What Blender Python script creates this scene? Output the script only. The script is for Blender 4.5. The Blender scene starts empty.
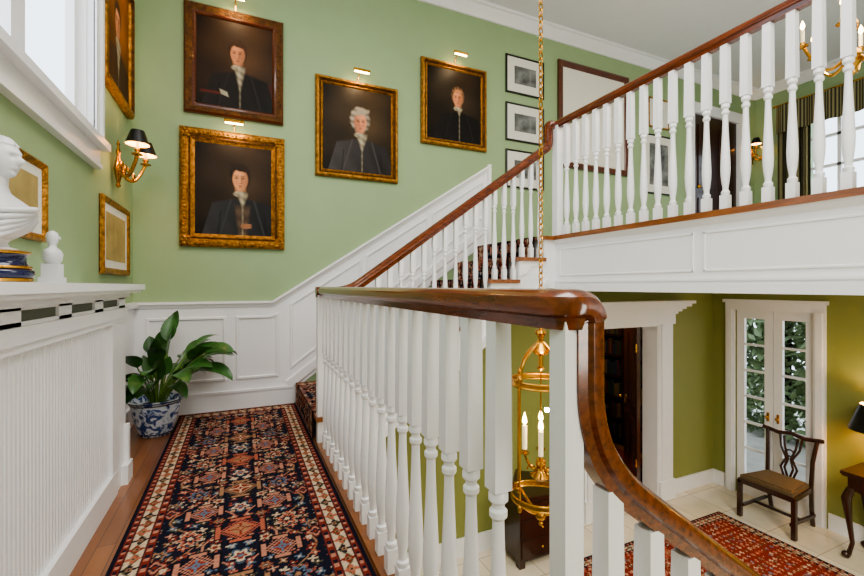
import bpy, math, random
import numpy as np
from mathutils import Matrix, Vector
random.seed(4)
rng=np.random.RandomState(7)
PI=math.pi
def lin(r,g,b):
    def c(v):
        v/=255.0
        return v/12.92 if v<=0.04045 else ((v+0.055)/1.055)**2.4
    return (c(r),c(g),c(b),1.0)

# ------------------------------------------------------------------ materials
def mat(name,col,rough=0.5,metal=0.0,var=0.06,vscale=6.0,bump=0.0,bscale=40.0,emit=None,estr=0.0,spec=None,coat=0.0,alpha=None):
    m=bpy.data.materials.new(name); m.use_nodes=True
    nt=m.node_tree; b=nt.nodes['Principled BSDF']
    tc=nt.nodes.new('ShaderNodeTexCoord')
    n=nt.nodes.new('ShaderNodeTexNoise'); n.inputs['Scale'].default_value=vscale; n.inputs['Detail'].default_value=4
    nt.links.new(tc.outputs['Object'],n.inputs['Vector'])
    r=nt.nodes.new('ShaderNodeValToRGB')
    r.color_ramp.elements[0].position=0.3; r.color_ramp.elements[1].position=0.7
    r.color_ramp.elements[0].color=tuple(max(0,c*(1-var)) for c in col[:3])+(1,)
    r.color_ramp.elements[1].color=tuple(min(1,c*(1+var)) for c in col[:3])+(1,)
    nt.links.new(n.outputs['Fac'],r.inputs['Fac']); nt.links.new(r.outputs['Color'],b.inputs['Base Color'])
    b.inputs['Roughness'].default_value=rough; b.inputs['Metallic'].default_value=metal
    if spec is not None: b.inputs['Specular IOR Level'].default_value=spec
    if coat: 
        b.inputs['Coat Weight'].default_value=coat; b.inputs['Coat Roughness'].default_value=0.12
    if bump:
        n2=nt.nodes.new('ShaderNodeTexNoise'); n2.inputs['Scale'].default_value=bscale; n2.inputs['Detail'].default_value=5
        nt.links.new(tc.outputs['Object'],n2.inputs['Vector'])
        bp=nt.nodes.new('ShaderNodeBump'); bp.inputs['Strength'].default_value=bump; bp.inputs['Distance'].default_value=0.01
        nt.links.new(n2.outputs['Fac'],bp.inputs['Height']); nt.links.new(bp.outputs['Normal'],b.inputs['Normal'])
    if emit:
        b.inputs['Emission Color'].default_value=emit; b.inputs['Emission Strength'].default_value=estr
    return m

def wood(name,c1,c2,rough=0.3,axis='Y',scale=3.0,coat=0.4,dist=0.6):
    m=bpy.data.materials.new(name); m.use_nodes=True
    nt=m.node_tree; b=nt.nodes['Principled BSDF']
    tc=nt.nodes.new('ShaderNodeTexCoord'); mp=nt.nodes.new('ShaderNodeMapping')
    s={'X':(1,9,9),'Y':(9,1,9),'Z':(9,9,1)}[axis]
    mp.inputs['Scale'].default_value=tuple(scale*v for v in s)
    n=nt.nodes.new('ShaderNodeTexNoise'); n.inputs['Scale'].default_value=2.5; n.inputs['Detail'].default_value=7; n.inputs['Distortion'].default_value=dist
    r=nt.nodes.new('ShaderNodeValToRGB'); r.color_ramp.elements[0].position=0.28; r.color_ramp.elements[1].position=0.72
    r.color_ramp.elements[0].color=c1; r.color_ramp.elements[1].color=c2
    nt.links.new(tc.outputs['Object'],mp.inputs['Vector']); nt.links.new(mp.outputs['Vector'],n.inputs['Vector'])
    nt.links.new(n.outputs['Fac'],r.inputs['Fac']); nt.links.new(r.outputs['Color'],b.inputs['Base Color'])
    b.inputs['Roughness'].default_value=rough; b.inputs['Coat Weight'].default_value=coat; b.inputs['Coat Roughness'].default_value=0.1
    return m

def brickmat(name,c1,c2,mortar,w,h,ms,rough,rot=0.0,coat=0.0,offset=0.5):
    m=bpy.data.materials.new(name); m.use_nodes=True
    nt=m.node_tree; b=nt.nodes['Principled BSDF']
    tc=nt.nodes.new('ShaderNodeTexCoord'); mp=nt.nodes.new('ShaderNodeMapping'); mp.inputs['Rotation'].default_value=(0,0,rot)
    br=nt.nodes.new('ShaderNodeTexBrick'); br.inputs['Scale'].default_value=1.0
    br.inputs['Brick Width'].default_value=w; br.inputs['Row Height'].default_value=h; br.inputs['Mortar Size'].default_value=ms
    br.offset=offset
    br.inputs['Color1'].default_value=c1; br.inputs['Color2'].default_value=c2; br.inputs['Mortar'].default_value=mortar
    nt.links.new(tc.outputs['Object'],mp.inputs['Vector']); nt.links.new(mp.outputs['Vector'],br.inputs['Vector'])
    n=nt.nodes.new('ShaderNodeTexNoise'); n.inputs['Scale'].default_value=5; n.inputs['Detail'].default_value=6
    nt.links.new(mp.outputs['Vector'],n.inputs['Vector'])
    mx=nt.nodes.new('ShaderNodeMixRGB'); mx.blend_type='MULTIPLY'; mx.inputs['Fac'].default_value=0.3
    nt.links.new(br.outputs['Color'],mx.inputs['Color1']); nt.links.new(n.outputs['Fac'],mx.inputs['Color2'])
    gm=nt.nodes.new('ShaderNodeBrightContrast'); gm.inputs['Bright'].default_value=0.02
    nt.links.new(mx.outputs['Color'],gm.inputs['Color'])
    nt.links.new(gm.outputs['Color'],b.inputs['Base Color'])
    b.inputs['Roughness'].default_value=rough; b.inputs['Coat Weight'].default_value=coat
    return m

def colmat(name,rough=0.6,bump=0.0,bscale=300,spec=0.5,coat=0.0):
    m=bpy.data.materials.new(name); m.use_nodes=True
    nt=m.node_tree; b=nt.nodes['Principled BSDF']
    a=nt.nodes.new('ShaderNodeAttribute'); a.attribute_name='Col'
    nt.links.new(a.outputs['Color'],b.inputs['Base Color']); b.inputs['Roughness'].default_value=rough
    b.inputs['Coat Weight'].default_value=coat; b.inputs['Specular IOR Level'].default_value=spec
    if bump:
        tc=nt.nodes.new('ShaderNodeTexCoord')
        n2=nt.nodes.new('ShaderNodeTexNoise'); n2.inputs['Scale'].default_value=bscale
        nt.links.new(tc.outputs['Object'],n2.inputs['Vector'])
        bp=nt.nodes.new('ShaderNodeBump'); bp.inputs['Strength'].default_value=bump; bp.inputs['Distance'].default_value=0.003
        nt.links.new(n2.outputs['Fac'],bp.inputs['Height']); nt.links.new(bp.outputs['Normal'],b.inputs['Normal'])
    return m

def stripes(name,c1,c2,scale,axis=1):
    m=bpy.data.materials.new(name); m.use_nodes=True
    nt=m.node_tree; b=nt.nodes['Principled BSDF']
    tc=nt.nodes.new('ShaderNodeTexCoord'); w=nt.nodes.new('ShaderNodeTexWave'); w.bands_direction='XYZ'[axis]
    w.inputs['Scale'].default_value=scale
    r=nt.nodes.new('ShaderNodeValToRGB'); r.color_ramp.interpolation='CONSTANT'
    r.color_ramp.elements[0].color=c1; r.color_ramp.elements[1].color=c2; r.color_ramp.elements[1].position=0.5
    nt.links.new(tc.outputs['Object'],w.inputs['Vector']); nt.links.new(w.outputs['Fac'],r.inputs['Fac'])
    nt.links.new(r.outputs['Color'],b.inputs['Base Color']); b.inputs['Roughness'].default_value=0.8
    return m

M_GREEN=mat('wall_sage_paint',lin(154,177,135),0.6,var=0.02,bump=0.03,bscale=200)
M_OLIVE=mat('wall_olive_paint',lin(138,142,78),0.6,var=0.02,bump=0.03,bscale=200)
M_WHITE=mat('white_trim_paint',lin(240,240,243),0.3,var=0.01)
M_CEIL=mat('ceiling_paint',lin(222,223,226),0.8,var=0.01)
M_RAIL=wood('mahogany_rail_y',lin(72,28,11),lin(132,64,27),0.2,'Y',3.0,0.6,0.15)
M_RAILX=wood('mahogany_rail_x',lin(72,28,11),lin(132,64,27),0.2,'X',3.0,0.6,0.15)
M_DARKW=wood('dark_wood',lin(34,16,9),lin(66,32,18),0.3,'Z',3.0,0.4)
M_LEAFW=wood('walnut_door',lin(50,24,12),lin(84,42,20),0.3,'Z',3.0,0.4)
M_NOSE=wood('oak_nosing',lin(110,62,28),lin(155,96,50),0.35,'Y',2.0,0.3)
M_FLOORW=brickmat('oak_floor',lin(160,98,44),lin(128,72,30),lin(60,32,14),0.9,0.065,0.0015,0.3,PI/2,0.3)
M_TILE=brickmat('marble_tile',lin(252,240,216),lin(238,224,196),lin(190,174,146),0.42,0.42,0.004,0.22,0.0,0.2,0.0)
M_BRASS=mat('polished_brass',lin(202,150,66),0.26,1.0,var=0.15)
M_GOLD=mat('gilt_frame',lin(168,118,50),0.4,0.75,var=0.55,vscale=34,bump=1.0,bscale=80)
M_GOLDD=mat('gilt_dark',lin(90,56,20),0.45,0.6,var=0.5,vscale=30,bump=0.9,bscale=90)
M_BRONZE=wood('frame_redwood',lin(60,26,12),lin(112,56,26),0.3,'X',4.0,0.4)
M_BLACK=mat('black_lacquer',lin(14,12,11),0.35,var=0.1)
M_MATB=mat('picture_mount',lin(228,226,216),0.8,var=0.02)
M_PRINT=mat('etching_print',lin(112,114,114),0.8,var=0.75,vscale=9)
M_CREAMP=mat('aged_print',lin(176,154,98),0.7,var=0.2,vscale=9)
M_PAINT=colmat('oil_paint',0.5,0.2,160,spec=0.18)
M_RUG=colmat('wool_pile',0.95,0.8,500,spec=0.1)
M_RUGB=mat('rug_edge_wool',lin(40,28,26),0.95)
M_MARBLE=mat('white_marble',lin(222,222,226),0.4,var=0.05,vscale=8)
M_BLUEP=mat('cobalt_porcelain',lin(18,24,66),0.12,var=0.2,coat=0.5)
M_LEAF=mat('leaf_green',lin(58,100,46),0.3,var=0.55,vscale=7)
M_STEM=mat('stem_green',lin(96,130,56),0.5)
M_SOIL=mat('potting_soil',lin(50,34,24),0.95,var=0.3,vscale=60)
M_BULB=mat('warm_bulb',lin(255,220,160),0.5,emit=lin(255,200,120),estr=30)
M_CANDLE=mat('ivory_candle',lin(245,236,210),0.5,emit=lin(255,210,140),estr=.4)
M_SHADEIN=mat('shade_lining',lin(240,200,130),0.6,emit=lin(255,186,96),estr=6)
M_SEAT=mat('seat_fabric',lin(104,86,60),0.85,var=0.12,vscale=60)
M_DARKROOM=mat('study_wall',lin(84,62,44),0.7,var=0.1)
M_HEDGE=mat('hedge_leaf',lin(146,164,124),0.6,var=0.35,vscale=2.5)
M_STONE=mat('terrace_stone',lin(190,188,180),0.8,var=0.1)
M_CURT=stripes('striped_curtain',lin(140,132,96),lin(54,52,36),9,1)
M_DRK=mat('slot_shade_paint',lin(96,102,88),0.8)  # grey-green stands in for the shade inside the radiator cover openings
M_RED=mat('red_wool',lin(120,44,34),0.9,var=0.3,vscale=20)
M_GLASS=bpy.data.materials.new('clear_glass'); M_GLASS.use_nodes=True
_b=M_GLASS.node_tree.nodes['Principled BSDF']; _b.inputs['Transmission Weight'].default_value=1.0; _b.inputs['Roughness'].default_value=0.0; _b.inputs['IOR'].default_value=1.03; _b.inputs['Base Color'].default_value=(0.96,0.98,0.97,1)

# ------------------------------------------------------------------ mesh builder
class MB:
    def __init__(s): s.v=[]; s.f=[]; s.m=[]; s.s=[]; s.mats=[]; s.M=Matrix.Identity(4)
    def mi(s,m):
        if m not in s.mats: s.mats.append(m)
        return s.mats.index(m)
    def add(s,vs,fs,m,smooth=False):
        o=len(s.v); k=s.mi(m)
        for p in vs: s.v.append(tuple(s.M@Vector(p)))
        for f in fs: s.f.append(tuple(i+o for i in f)); s.m.append(k); s.s.append(smooth)
    def box(s,x0,y0,z0,x1,y1,z1,m):
        x0,x1=min(x0,x1),max(x0,x1);y0,y1=min(y0,y1),max(y0,y1);z0,z1=min(z0,z1),max(z0,z1)
        s.add([(x0,y0,z0),(x1,y0,z0),(x1,y1,z0),(x0,y1,z0),(x0,y0,z1),(x1,y0,z1),(x1,y1,z1),(x0,y1,z1)],
              [(0,3,2,1),(4,5,6,7),(0,1,5,4),(1,2,6,5),(2,3,7,6),(3,0,4,7)],m)
    def frustum(s,cx,cy,z0,w0,z1,w1,m):
        a=w0/2;b=w1/2
        s.add([(cx-a,cy-a,z0),(cx+a,cy-a,z0),(cx+a,cy+a,z0),(cx-a,cy+a,z0),(cx-b,cy-b,z1),(cx+b,cy-b,z1),(cx+b,cy+b,z1),(cx-b,cy+b,z1)],
              [(0,3,2,1),(4,5,6,7),(0,1,5,4),(1,2,6,5),(2,3,7,6),(3,0,4,7)],m)
    def prism(s,poly,axis,a0,a1,m):
        def P(p,a):
            return {'X':(a,p[0],p[1]),'Y':(p[0],a,p[1]),'Z':(p[0],p[1],a)}[axis]
        n=len(poly)
        vs=[P(p,a0) for p in poly]+[P(p,a1) for p in poly]
        fs=[tuple(range(n))[::-1],tuple(range(n,2*n))]+[(i,(i+1)%n,(i+1)%n+n,i+n) for i in range(n)]
        s.add(vs,fs,m)
    def lathe(s,prof,c,m,n=16,smooth=True,sx=1,sy=1):
        vs=[];fs=[]
        for r,z in prof:
            for i in range(n):
                a=2*PI*i/n; vs.append((c[0]+r*sx*math.cos(a),c[1]+r*sy*math.sin(a),c[2]+z))
        k=len(prof)
        for j in range(k-1):
            for i in range(n):
                fs.append((j*n+i,j*n+(i+1)%n,(j+1)*n+(i+1)%n,(j+1)*n+i))
        fs.append(tuple(range(n))[::-1]); fs.append(tuple(range((k-1)*n,k*n)))
        s.add(vs,fs,m,smooth)
    def ringband(s,c,r,z0,z1,m,n=36):
        vs=[(c[0]+q*math.cos(2*PI*i/n),c[1]+q*math.sin(2*PI*i/n),z) for q,z in ((r-.003,z0),(r+.003,z0),(r+.003,z1),(r-.003,z1)) for i in range(n)]
        fs=[(j*n+i,j*n+(i+1)%n,((j+1)%4)*n+(i+1)%n,((j+1)%4)*n+i) for j in range(4) for i in range(n)]
        s.add(vs,fs,m)
    def sweep(s,path,prof,m,up=(0,0,1),smooth=True,radii=None,closed=False):
        P=[Vector(p) for p in path]; n=len(prof); U=Vector(up); vs=[];fs=[]
        L=len(P)
        for i,p in enumerate(P):
            if closed: T=(P[(i+1)%L]-P[i-1])
            elif i==0: T=P[1]-P[0]
            elif i==L-1: T=P[-1]-P[-2]
            else: T=((P[i+1]-p).normalized()+(p-P[i-1]).normalized())
            T.normalize(); U=(U-T*U.dot(T))
            if U.length<1e-5: U=Vector((1,0,0)).cross(T)
            U.normalize(); S=T.cross(U)
            k=1 if radii is None else radii[i]
            for a,b in prof: vs.append(tuple(p+S*a*k+U*b*k))
        for j in range(L-1 if not closed else L):
            j2=(j+1)%L
            for i in range(n): fs.append((j*n+i,j*n+(i+1)%n,j2*n+(i+1)%n,j2*n+i))
        if not closed:
            fs.append(tuple(range(n))[::-1]); fs.append(tuple(range((L-1)*n,L*n)))
        s.add(vs,fs,m,smooth)
    def tube(s,path,r,m,n=8,radii=None,closed=False,up=(0,0.1,1)):
        s.sweep(path,[(r*math.cos(2*PI*i/n),r*math.sin(2*PI*i/n)) for i in range(n)],m,up,True,radii,closed)
    def strip(s,p0,p1,w,t,m,n=(0,-1,0)):
        p0=Vector(p0);p1=Vector(p1);T=(p1-p0).normalized();N=Vector(n);W=T.cross(N)*w/2;e=T*w/2
        a=p0-e;b=p1+e
        vs=[a-W,a+W,b+W,b-W]; vs=vs+[v+N*t for v in [a-W*.7,a+W*.7,b+W*.7,b-W*.7]]
        s.add([tuple(v) for v in vs],[(0,1,2,3),(7,6,5,4),(0,4,5,1),(1,5,6,2),(2,6,7,3),(3,7,4,0)],m)
    def ball(s,c,r,m,n=12,sz=1.0):
        s.lathe([(max(1e-4,r*math.sin(PI*j/8)),-r*sz*math.cos(PI*j/8)) for j in range(9)],c,m,n)
    def build(s,name,parent=None,angle=35):
        me=bpy.data.meshes.new(name)
        V=np.array(s.v); c=Vector(((V[:,0].min()+V[:,0].max())/2,(V[:,1].min()+V[:,1].max())/2,V[:,2].min()))
        me.from_pydata([tuple(Vector(p)-c) for p in s.v],[],s.f)
        for m in s.mats: me.materials.append(m)
        me.polygons.foreach_set('material_index',s.m); me.polygons.foreach_set('use_smooth',s.s)
        me.update()
        import bmesh
        bm=bmesh.new(); bm.from_mesh(me); bmesh.ops.recalc_face_normals(bm,faces=bm.faces); bm.to_mesh(me); bm.free()
        me.set_sharp_from_angle(angle=math.radians(angle))
        o=bpy.data.objects.new(name,me); bpy.context.scene.collection.objects.link(o)
        o.location=c
        if parent: o.parent=parent; o.location=c-parent.location
        return o

def fillet(pts,r,n=8):
    P=[Vector(p) for p in pts]; out=[P[0]]
    for i in range(1,len(P)-1):
        rr=r[i-1] if isinstance(r,(list,tuple)) else r
        a=P[i]+(P[i-1]-P[i]).normalized()*min(rr,(P[i-1]-P[i]).length*.49); b=P[i]+(P[i+1]-P[i]).normalized()*min(rr,(P[i+1]-P[i]).length*.49)
        for k in range(n+1):
            t=k/n; out.append(a*(1-t)**2+P[i]*2*t*(1-t)+b*t*t)
    out.append(P[-1]); return out
def circ(c,r,n=24,axis='Z'):
    o=[]
    for i in range(n):
        a=2*PI*i/n
        d={'Z':(math.cos(a),math.sin(a),0),'Y':(math.cos(a),0,math.sin(a)),'X':(0,math.cos(a),math.sin(a))}[axis]
        o.append(tuple(c[k]+r*d[k] for k in range(3)))
    return o

def grid_obj(name,cols,corner,du,dv,m,parent,jit=None):
    ny,nx=cols.shape[:2]
    I,J=np.meshgrid(np.arange(nx),np.arange(ny))
    P=np.array(corner)[None,None,:]+I[...,None]*np.array(du)+J[...,None]*np.array(dv)
    V=P.reshape(-1,3); loc=V.mean(0)
    idx=np.arange(nx*ny).reshape(ny,nx)
    F=np.stack([idx[:-1,:-1],idx[:-1,1:],idx[1:,1:],idx[1:,:-1]],-1).reshape(-1,4)
    me=bpy.data.meshes.new(name); me.from_pydata((V-loc).tolist(),[],F.tolist()); me.materials.append(m)
    ca=me.color_attributes.new('Col','FLOAT_COLOR','POINT')
    C=np.ones((nx*ny,4),dtype=np.float32); C[:,:3]=cols.reshape(-1,3); ca.data.foreach_set('color',C.ravel())
    me.update()
    o=bpy.data.objects.new(name,me); bpy.context.scene.collection.objects.link(o); o.location=Vector(loc)
    if parent: o.parent=parent; o.location=Vector(loc)-parent.location
    return o

# ------------------------------------------------------------------ levels
YW=4.02; XL=-0.77; ZC=4.1; ZU=1.47; ZF=-1.46; ZS=1.03; XB=2.46; YS=2.88; XE=5.54; YD=3.49; XU=7.4; YB=-2.5
TL=.08
def w(name,boxes,m):
    mb=MB()
    for b in boxes: mb.box(*b,m)
    return mb.build(name)
WY0,WY1,WZ0,WZ1=0.7,2.92,1.9,3.55
w('wall_left',[(XL-TL,YB-.2,ZF,XL,WY0,ZC),(XL-TL,WY1,ZF,XL,YW,ZC),(XL-TL,WY0,ZF,XL,WY1,WZ0),(XL-TL,WY0,WZ1,XL,WY1,ZC)],M_GREEN)
w('wall_back',[(XL-TL,YW,ZF,3.0,YW+.2,ZC),(3.0,YW,ZS,XU+.2,YW+.2,ZC)],M_GREEN)
w('wall_front',[(XL-TL,YB-.2,ZF,XU+.2,YB,ZC)],M_GREEN)
UY0,UY1,UZ0,UZ1=1.9,3.35,2.3,3.55
w('wall_upper_right',[(XU,YB,ZS,XU+.2,UY0,ZC),(XU,UY1,ZS,XU+.2,YW,ZC),(XU,UY0,ZS,XU+.2,UY1,UZ0),(XU,UY0,UZ1,XU+.2,UY1,ZC)],M_GREEN)
FY0,FY1,FZ1=2.43,3.22,0.76
w('wall_foyer_right',[(XE,YB,ZF,XE+.15,FY0,ZS),(XE,FY1,ZF,XE+.15,YD+.15,ZS),(XE,FY0,FZ1,XE+.15,FY1,ZS)],M_OLIVE)
DX0,DX1,DZ1=3.55,4.47,0.60
mb=MB()
mb.prism([(0.52,ZF),(DX0,ZF),(DX0,DZ1),(DX1,DZ1),(DX1,ZF),(XE,ZF),(XE,ZS),(2.34,ZS-.02),(0.72,-.12),(0.52,-.27)],'Y',YD,YD+.15,M_OLIVE)
mb.build('wall_foyer_back')
w('wall_under_landing',[(0.38,0.62,ZF,0.5,YD,-.25)],M_OLIVE)
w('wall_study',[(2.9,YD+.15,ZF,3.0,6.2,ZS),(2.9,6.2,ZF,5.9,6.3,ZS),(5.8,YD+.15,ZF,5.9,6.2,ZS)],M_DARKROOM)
w('ceiling',[(XL-TL,YB-.2,ZC,XU+.2,YW+.2,ZC+.15)],M_CEIL)
w('floor_foyer',[(XL-TL,YB-.2,ZF-.15,XE+.15,YD+.1,ZF)],M_TILE)
w('floor_study',[(2.9,YD+.1,ZF-.15,5.9,6.3,ZF-.001)],M_FLOORW)
w('floor_landing',[(XL,YB,-.25,0.5,YW,0.0)],M_FLOORW)
mb=MB()
mb.box(XB+.02,YB,ZS,XU,YW,ZU,M_CEIL); mb.box(2.34,YS+.02,ZS,XB+.02,YW,ZU,M_CEIL); mb.box(2.9,YW+.2,ZS,5.9,6.3,ZU,M_CEIL)
mb.build('floor_upper_hall')
w('ground_terrace',[(5.95,-8,ZF-.2,14,9,ZF-.02)],M_STONE)

prof=[(0,0),(0,-.13),(.02,-.13),(.03,-.10),(.06,-.07),(.09,-.035),(.11,-.03),(.11,0)]
mb=MB()
mb.prism([(YW-a,ZC+b) for a,b in prof],'X',XL,XU,M_WHITE)
mb.prism([(XL+a,ZC+b) for a,b in prof],'Y',YB,YW,M_WHITE)
mb.prism([(XU-a,ZC+b) for a,b in prof],'Y',YB,YW,M_WHITE)
mb.build('trim_1')

# wainscot on back wall following stair
mb=MB()
xa,za,xb2,zb=0.26,.90,2.5,2.36
poly=[(XL,0),(xa+.2,0),(xa+.2,.13),(2.34,1.44),(2.5,1.44),(xb2,zb),(xa,za),(XL,za)]
mb.prism(poly,'Y',YW-.012,YW,M_WHITE)
cap=[(0,-.05),(.022,-.05),(.03,-.025),(.045,-.02),(.045,0),(0,0)]
pth=[(XL,YW,za+.02),(xa,YW,za+.02),(xb2,YW,zb+.02)]
mb.sweep(pth,[(a,b) for a,b in cap],M_WHITE,(0,0,1),False)
mb.strip((xb2,YW-.012,1.5),(xb2,YW-.012,zb),.05,.02,M_WHITE)
mb.box(XL,YW-.03,0,0.44,YW-.011,.14,M_WHITE); mb.box(XL,YW-.038,.14,0.44,YW-.011,.16,M_WHITE)
mb.strip((0.44,YW-.012,.20),(2.36,YW-.012,1.62),.10,.02,M_WHITE)
def loop(mb,pts,wd=.022,t=.009,y=YW-.012,n=(0,-1,0)):
    k=len(pts)
    def inset(d):
        out=[]
        for i in range(k):
            p0=Vector((pts[i-1][0],pts[i-1][1]));p1=Vector(pts[i]);p2=Vector(pts[(i+1)%k])
            e1=(p1-p0).normalized();e2=(p2-p1).normalized()
            n1=Vector((-e1.y,e1.x));n2=Vector((-e2.y,e2.x)); b=(n1+n2)
            b=b/max(.2,b.dot(n1)); out.append(p1+b*d)
        return out
    rings=[]
    for d,h in ((-wd/2,0),(-wd/4,t),(wd/4,t),(wd/2,0)):
        rings.append([(q.x,y-h,q.y) for q in inset(d)])
    for a,b in zip(rings,rings[1:]):
        mb.add(a+b,[(i,(i+1)%k,(i+1)%k+k,i+k) for i in range(k)],M_WHITE)
loop(mb,[(XL+.10,.26),(-.12,.26),(-.12,.78),(XL+.10,.78)],.028,.014)
loop(mb,[(-.02,.26),(.30,.26),(.30,.80),(.24,.78),(-.02,.78)],.028,.014)
sl=(zb-za)/(xb2-xa)
def lo(x): return .20+(x-.44)*.7396+.14
def hi(x): return za+(x-xa)*sl-.12
xs=[.42,1.05,1.12,1.75,1.82,2.42]
for i in range(0,6,2):
    a,b=xs[i],xs[i+1]; loop(mb,[(a,lo(a)),(b,lo(b)),(b,hi(b)),(a,hi(a))],.028,.014)
mb.box(XL,2.87,0,XL+.012,YW-.012,.90,M_WHITE); mb.box(XL,2.87,0,XL+.03,YW-.03,.14,M_WHITE); mb.box(XL,2.87,.88,XL+.045,YW-.04,.92,M_WHITE)
mb.build('trim_2')

mb=MB(); mb.box(0.52,YD-.02,ZF,DX0-.2,YD,ZF+.17,M_WHITE); mb.box(DX1+.25,YD-.02,ZF,XE,YD,ZF+.17,M_WHITE); mb.build('baseboard_back')
mb=MB(); mb.box(XE-.02,FY1+.12,ZF,XE,YD-.02,ZF+.17,M_WHITE); mb.box(XE-.02,YB,ZF,XE,FY0-.12,ZF+.17,M_WHITE); mb.build('baseboard_right')

mb=MB()
for a,b in ((DX0-.22,DX0),(DX1,DX1+.24)):
    mb.box(a,YD-.05,ZF,b,YD-.001,DZ1,M_WHITE); mb.box(a+.03,YD-.07,ZF+.22,b-.03,YD-.05,DZ1,M_WHITE); mb.box(a-.01,YD-.08,ZF,b+.01,YD-.04,ZF+.22,M_WHITE)
mb.box(DX0+.001,YD-.045,ZF+.001,DX0+.02,YD+.16,DZ1-.001,M_WHITE); mb.box(DX1-.02,YD-.045,ZF+.001,DX1-.001,YD+.16,DZ1-.001,M_WHITE); mb.box(DX0+.02,YD-.045,DZ1-.02,DX1-.02,YD+.16,DZ1-.001,M_WHITE)
x0,x1=DX0-.24,DX1+.26
mb.box(x0,YD-.07,DZ1,x1,YD-.001,DZ1+.12,M_WHITE)
for k,(z,o) in enumerate([(.12,.09),(.15,.12),(.18,.15),(.21,.19),(.245,.22)]):
    mb.box(x0-o+.07,YD-o,DZ1+z,x1+o-.07,YD-.001,DZ1+z+.035,M_WHITE)
p=mb.build('door_1')
mb=MB(); mb.M=Matrix.Translation((DX1-.03,YD+.18,ZF))@Matrix.Rotation(math.radians(52),4,'Z')
mb.box(0,0,.01,.80,.04,2.04,M_LEAFW)
for x0,x1 in ((.1,.36),(.44,.70)):
    for z0,z1 in ((.2,.85),(1.0,1.9)):
        mb.box(x0,.04,z0,x1,.052,z1,M_LEAFW); mb.box(x0+.04,.05,z0+.04,x1-.04,.06,z1-.04,M_LEAFW)
        mb.box(x0,-.012,z0,x1,0,z1,M_LEAFW)
mb.ball((.74,.09,.98),.03,M_BRASS); mb.box(.72,.04,.9,.76,.05,1.06,M_BRASS)
for z in (.3,1.7): mb.box(-.01,.04,z,.02,.055,z+.1,M_BRASS)
mb.build('leaf',p)

mb=MB()
for a,b in ((FY0-.1,FY0),(FY1,FY1+.1)):
    mb.box(XE-.035,a,ZF,XE-.001,b,FZ1,M_WHITE); mb.box(XE-.05,a+.02,ZF,XE-.03,b-.02,FZ1,M_WHITE)
mb.box(XE-.035,FY0-.1,FZ1,XE-.001,FY1+.1,FZ1+.11,M_WHITE); mb.box(XE-.06,FY0-.12,FZ1+.09,XE-.001,FY1+.12,FZ1+.13,M_WHITE)
mid=(FY0+FY1)/2
for a,b in ((FY0,mid),(mid,FY1)):
    X0,X1=XE+.02,XE+.06; st=.09
    mb.box(X0,a+.004,ZF,X1,a+st,FZ1,M_WHITE); mb.box(X0,b-st,ZF,X1,b-.004,FZ1,M_WHITE)
    mb.box(X0,a+st,ZF,X1,b-st,ZF+.25,M_WHITE); mb.box(X0,a+st,FZ1-.1,X1,b-st,FZ1,M_WHITE)
    za_,zb_=ZF+.25,FZ1-.1
    for k in range(1,6):
        z=za_+(zb_-za_)*k/6; mb.box(X0,a+st,z-.012,X1,b-st,z+.012,M_WHITE)
for y in (mid-.05,mid+.05):
    mb.ball((XE-.01,y,ZF+1.0),.018,M_BRASS); mb.box(XE+.005,y-.01,ZF+.95,XE+.02,y+.01,ZF+1.05,M_BRASS)
mb.build('door_2')

mb=MB()
a,b=5.9,6.9
mb.box(a,YW-.02,ZU,b,YW-.001,ZU+2.05,M_DARKW)
for x0,x1 in ((a+.1,a+.44),(b-.44,b-.1)):
    for z0,z1 in ((.2,.85),(1.0,1.9)): mb.box(x0,YW-.035,ZU+z0,x1,YW-.02,ZU+z1,M_DARKW)
mb.box(a-.12,YW-.05,ZU,a,YW-.001,ZU+2.17,M_WHITE); mb.box(b,YW-.05,ZU,b+.12,YW-.001,ZU+2.17,M_WHITE); mb.box(a-.14,YW-.06,ZU+2.05,b+.14,YW-.001,ZU+2.2,M_WHITE)
mb.ball((a+.07,YW-.06,ZU+1),.03,M_BRASS)
mb.build('door_3')

# left window
mb=MB()
cw=.13
mb.box(XL,WY0-cw,WZ0-.02,XL+.035,WY0,WZ1+cw,M_WHITE); mb.box(XL,WY1,WZ0-.02,XL+.035,WY1+cw,WZ1+cw,M_WHITE)
mb.box(XL+.03,WY1+cw-.03,WZ0-.02,XL+.05,WY1+cw,WZ1+cw,M_WHITE); mb.box(XL+.03,WY1,WZ0-.02,XL+.045,WY1+.02,WZ1,M_WHITE)
mb.box(XL,WY0,WZ1,XL+.035,WY1,WZ1+cw,M_WHITE)
mb.box(XL,WY0-cw-.03,WZ0-.06,XL+.075,WY1+cw+.02,WZ0-.02,M_WHITE)
mb.box(XL,WY0-cw,WZ0-.15,XL+.03,WY1+cw,WZ0-.06,M_WHITE); mb.box(XL,WY0-cw,WZ0-.17,XL+.04,WY1+cw,WZ0-.145,M_WHITE)
X0,X1=XL-.075,XL-.035
mb.box(XL-.085,WY0,WZ0-.02,XL,WY1,WZ0+.02,M_WHITE); mb.box(XL-.085,WY0,WZ1-.02,XL,WY1,WZ1,M_WHITE)
mb.box(XL-.085,WY1-.012,WZ0,XL,WY1,WZ1,M_WHITE); mb.box(XL-.085,WY0,WZ0,XL,WY0+.012,WZ1,M_WHITE)
mb.box(X0,WY0,WZ0-.02,X1,WY1,WZ0+.07,M_WHITE); mb.box(X0,WY0,WZ1-.06,X1,WY1,WZ1,M_WHITE)
for y0,y1 in ((WY1-.07,WY1),(2.16,2.28),(1.50,1.62),(WY0,WY0+.09)):
    mb.box(X0,y0,WZ0,X1,y1,WZ1,M_WHITE)
mb.build('window_1')

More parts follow.
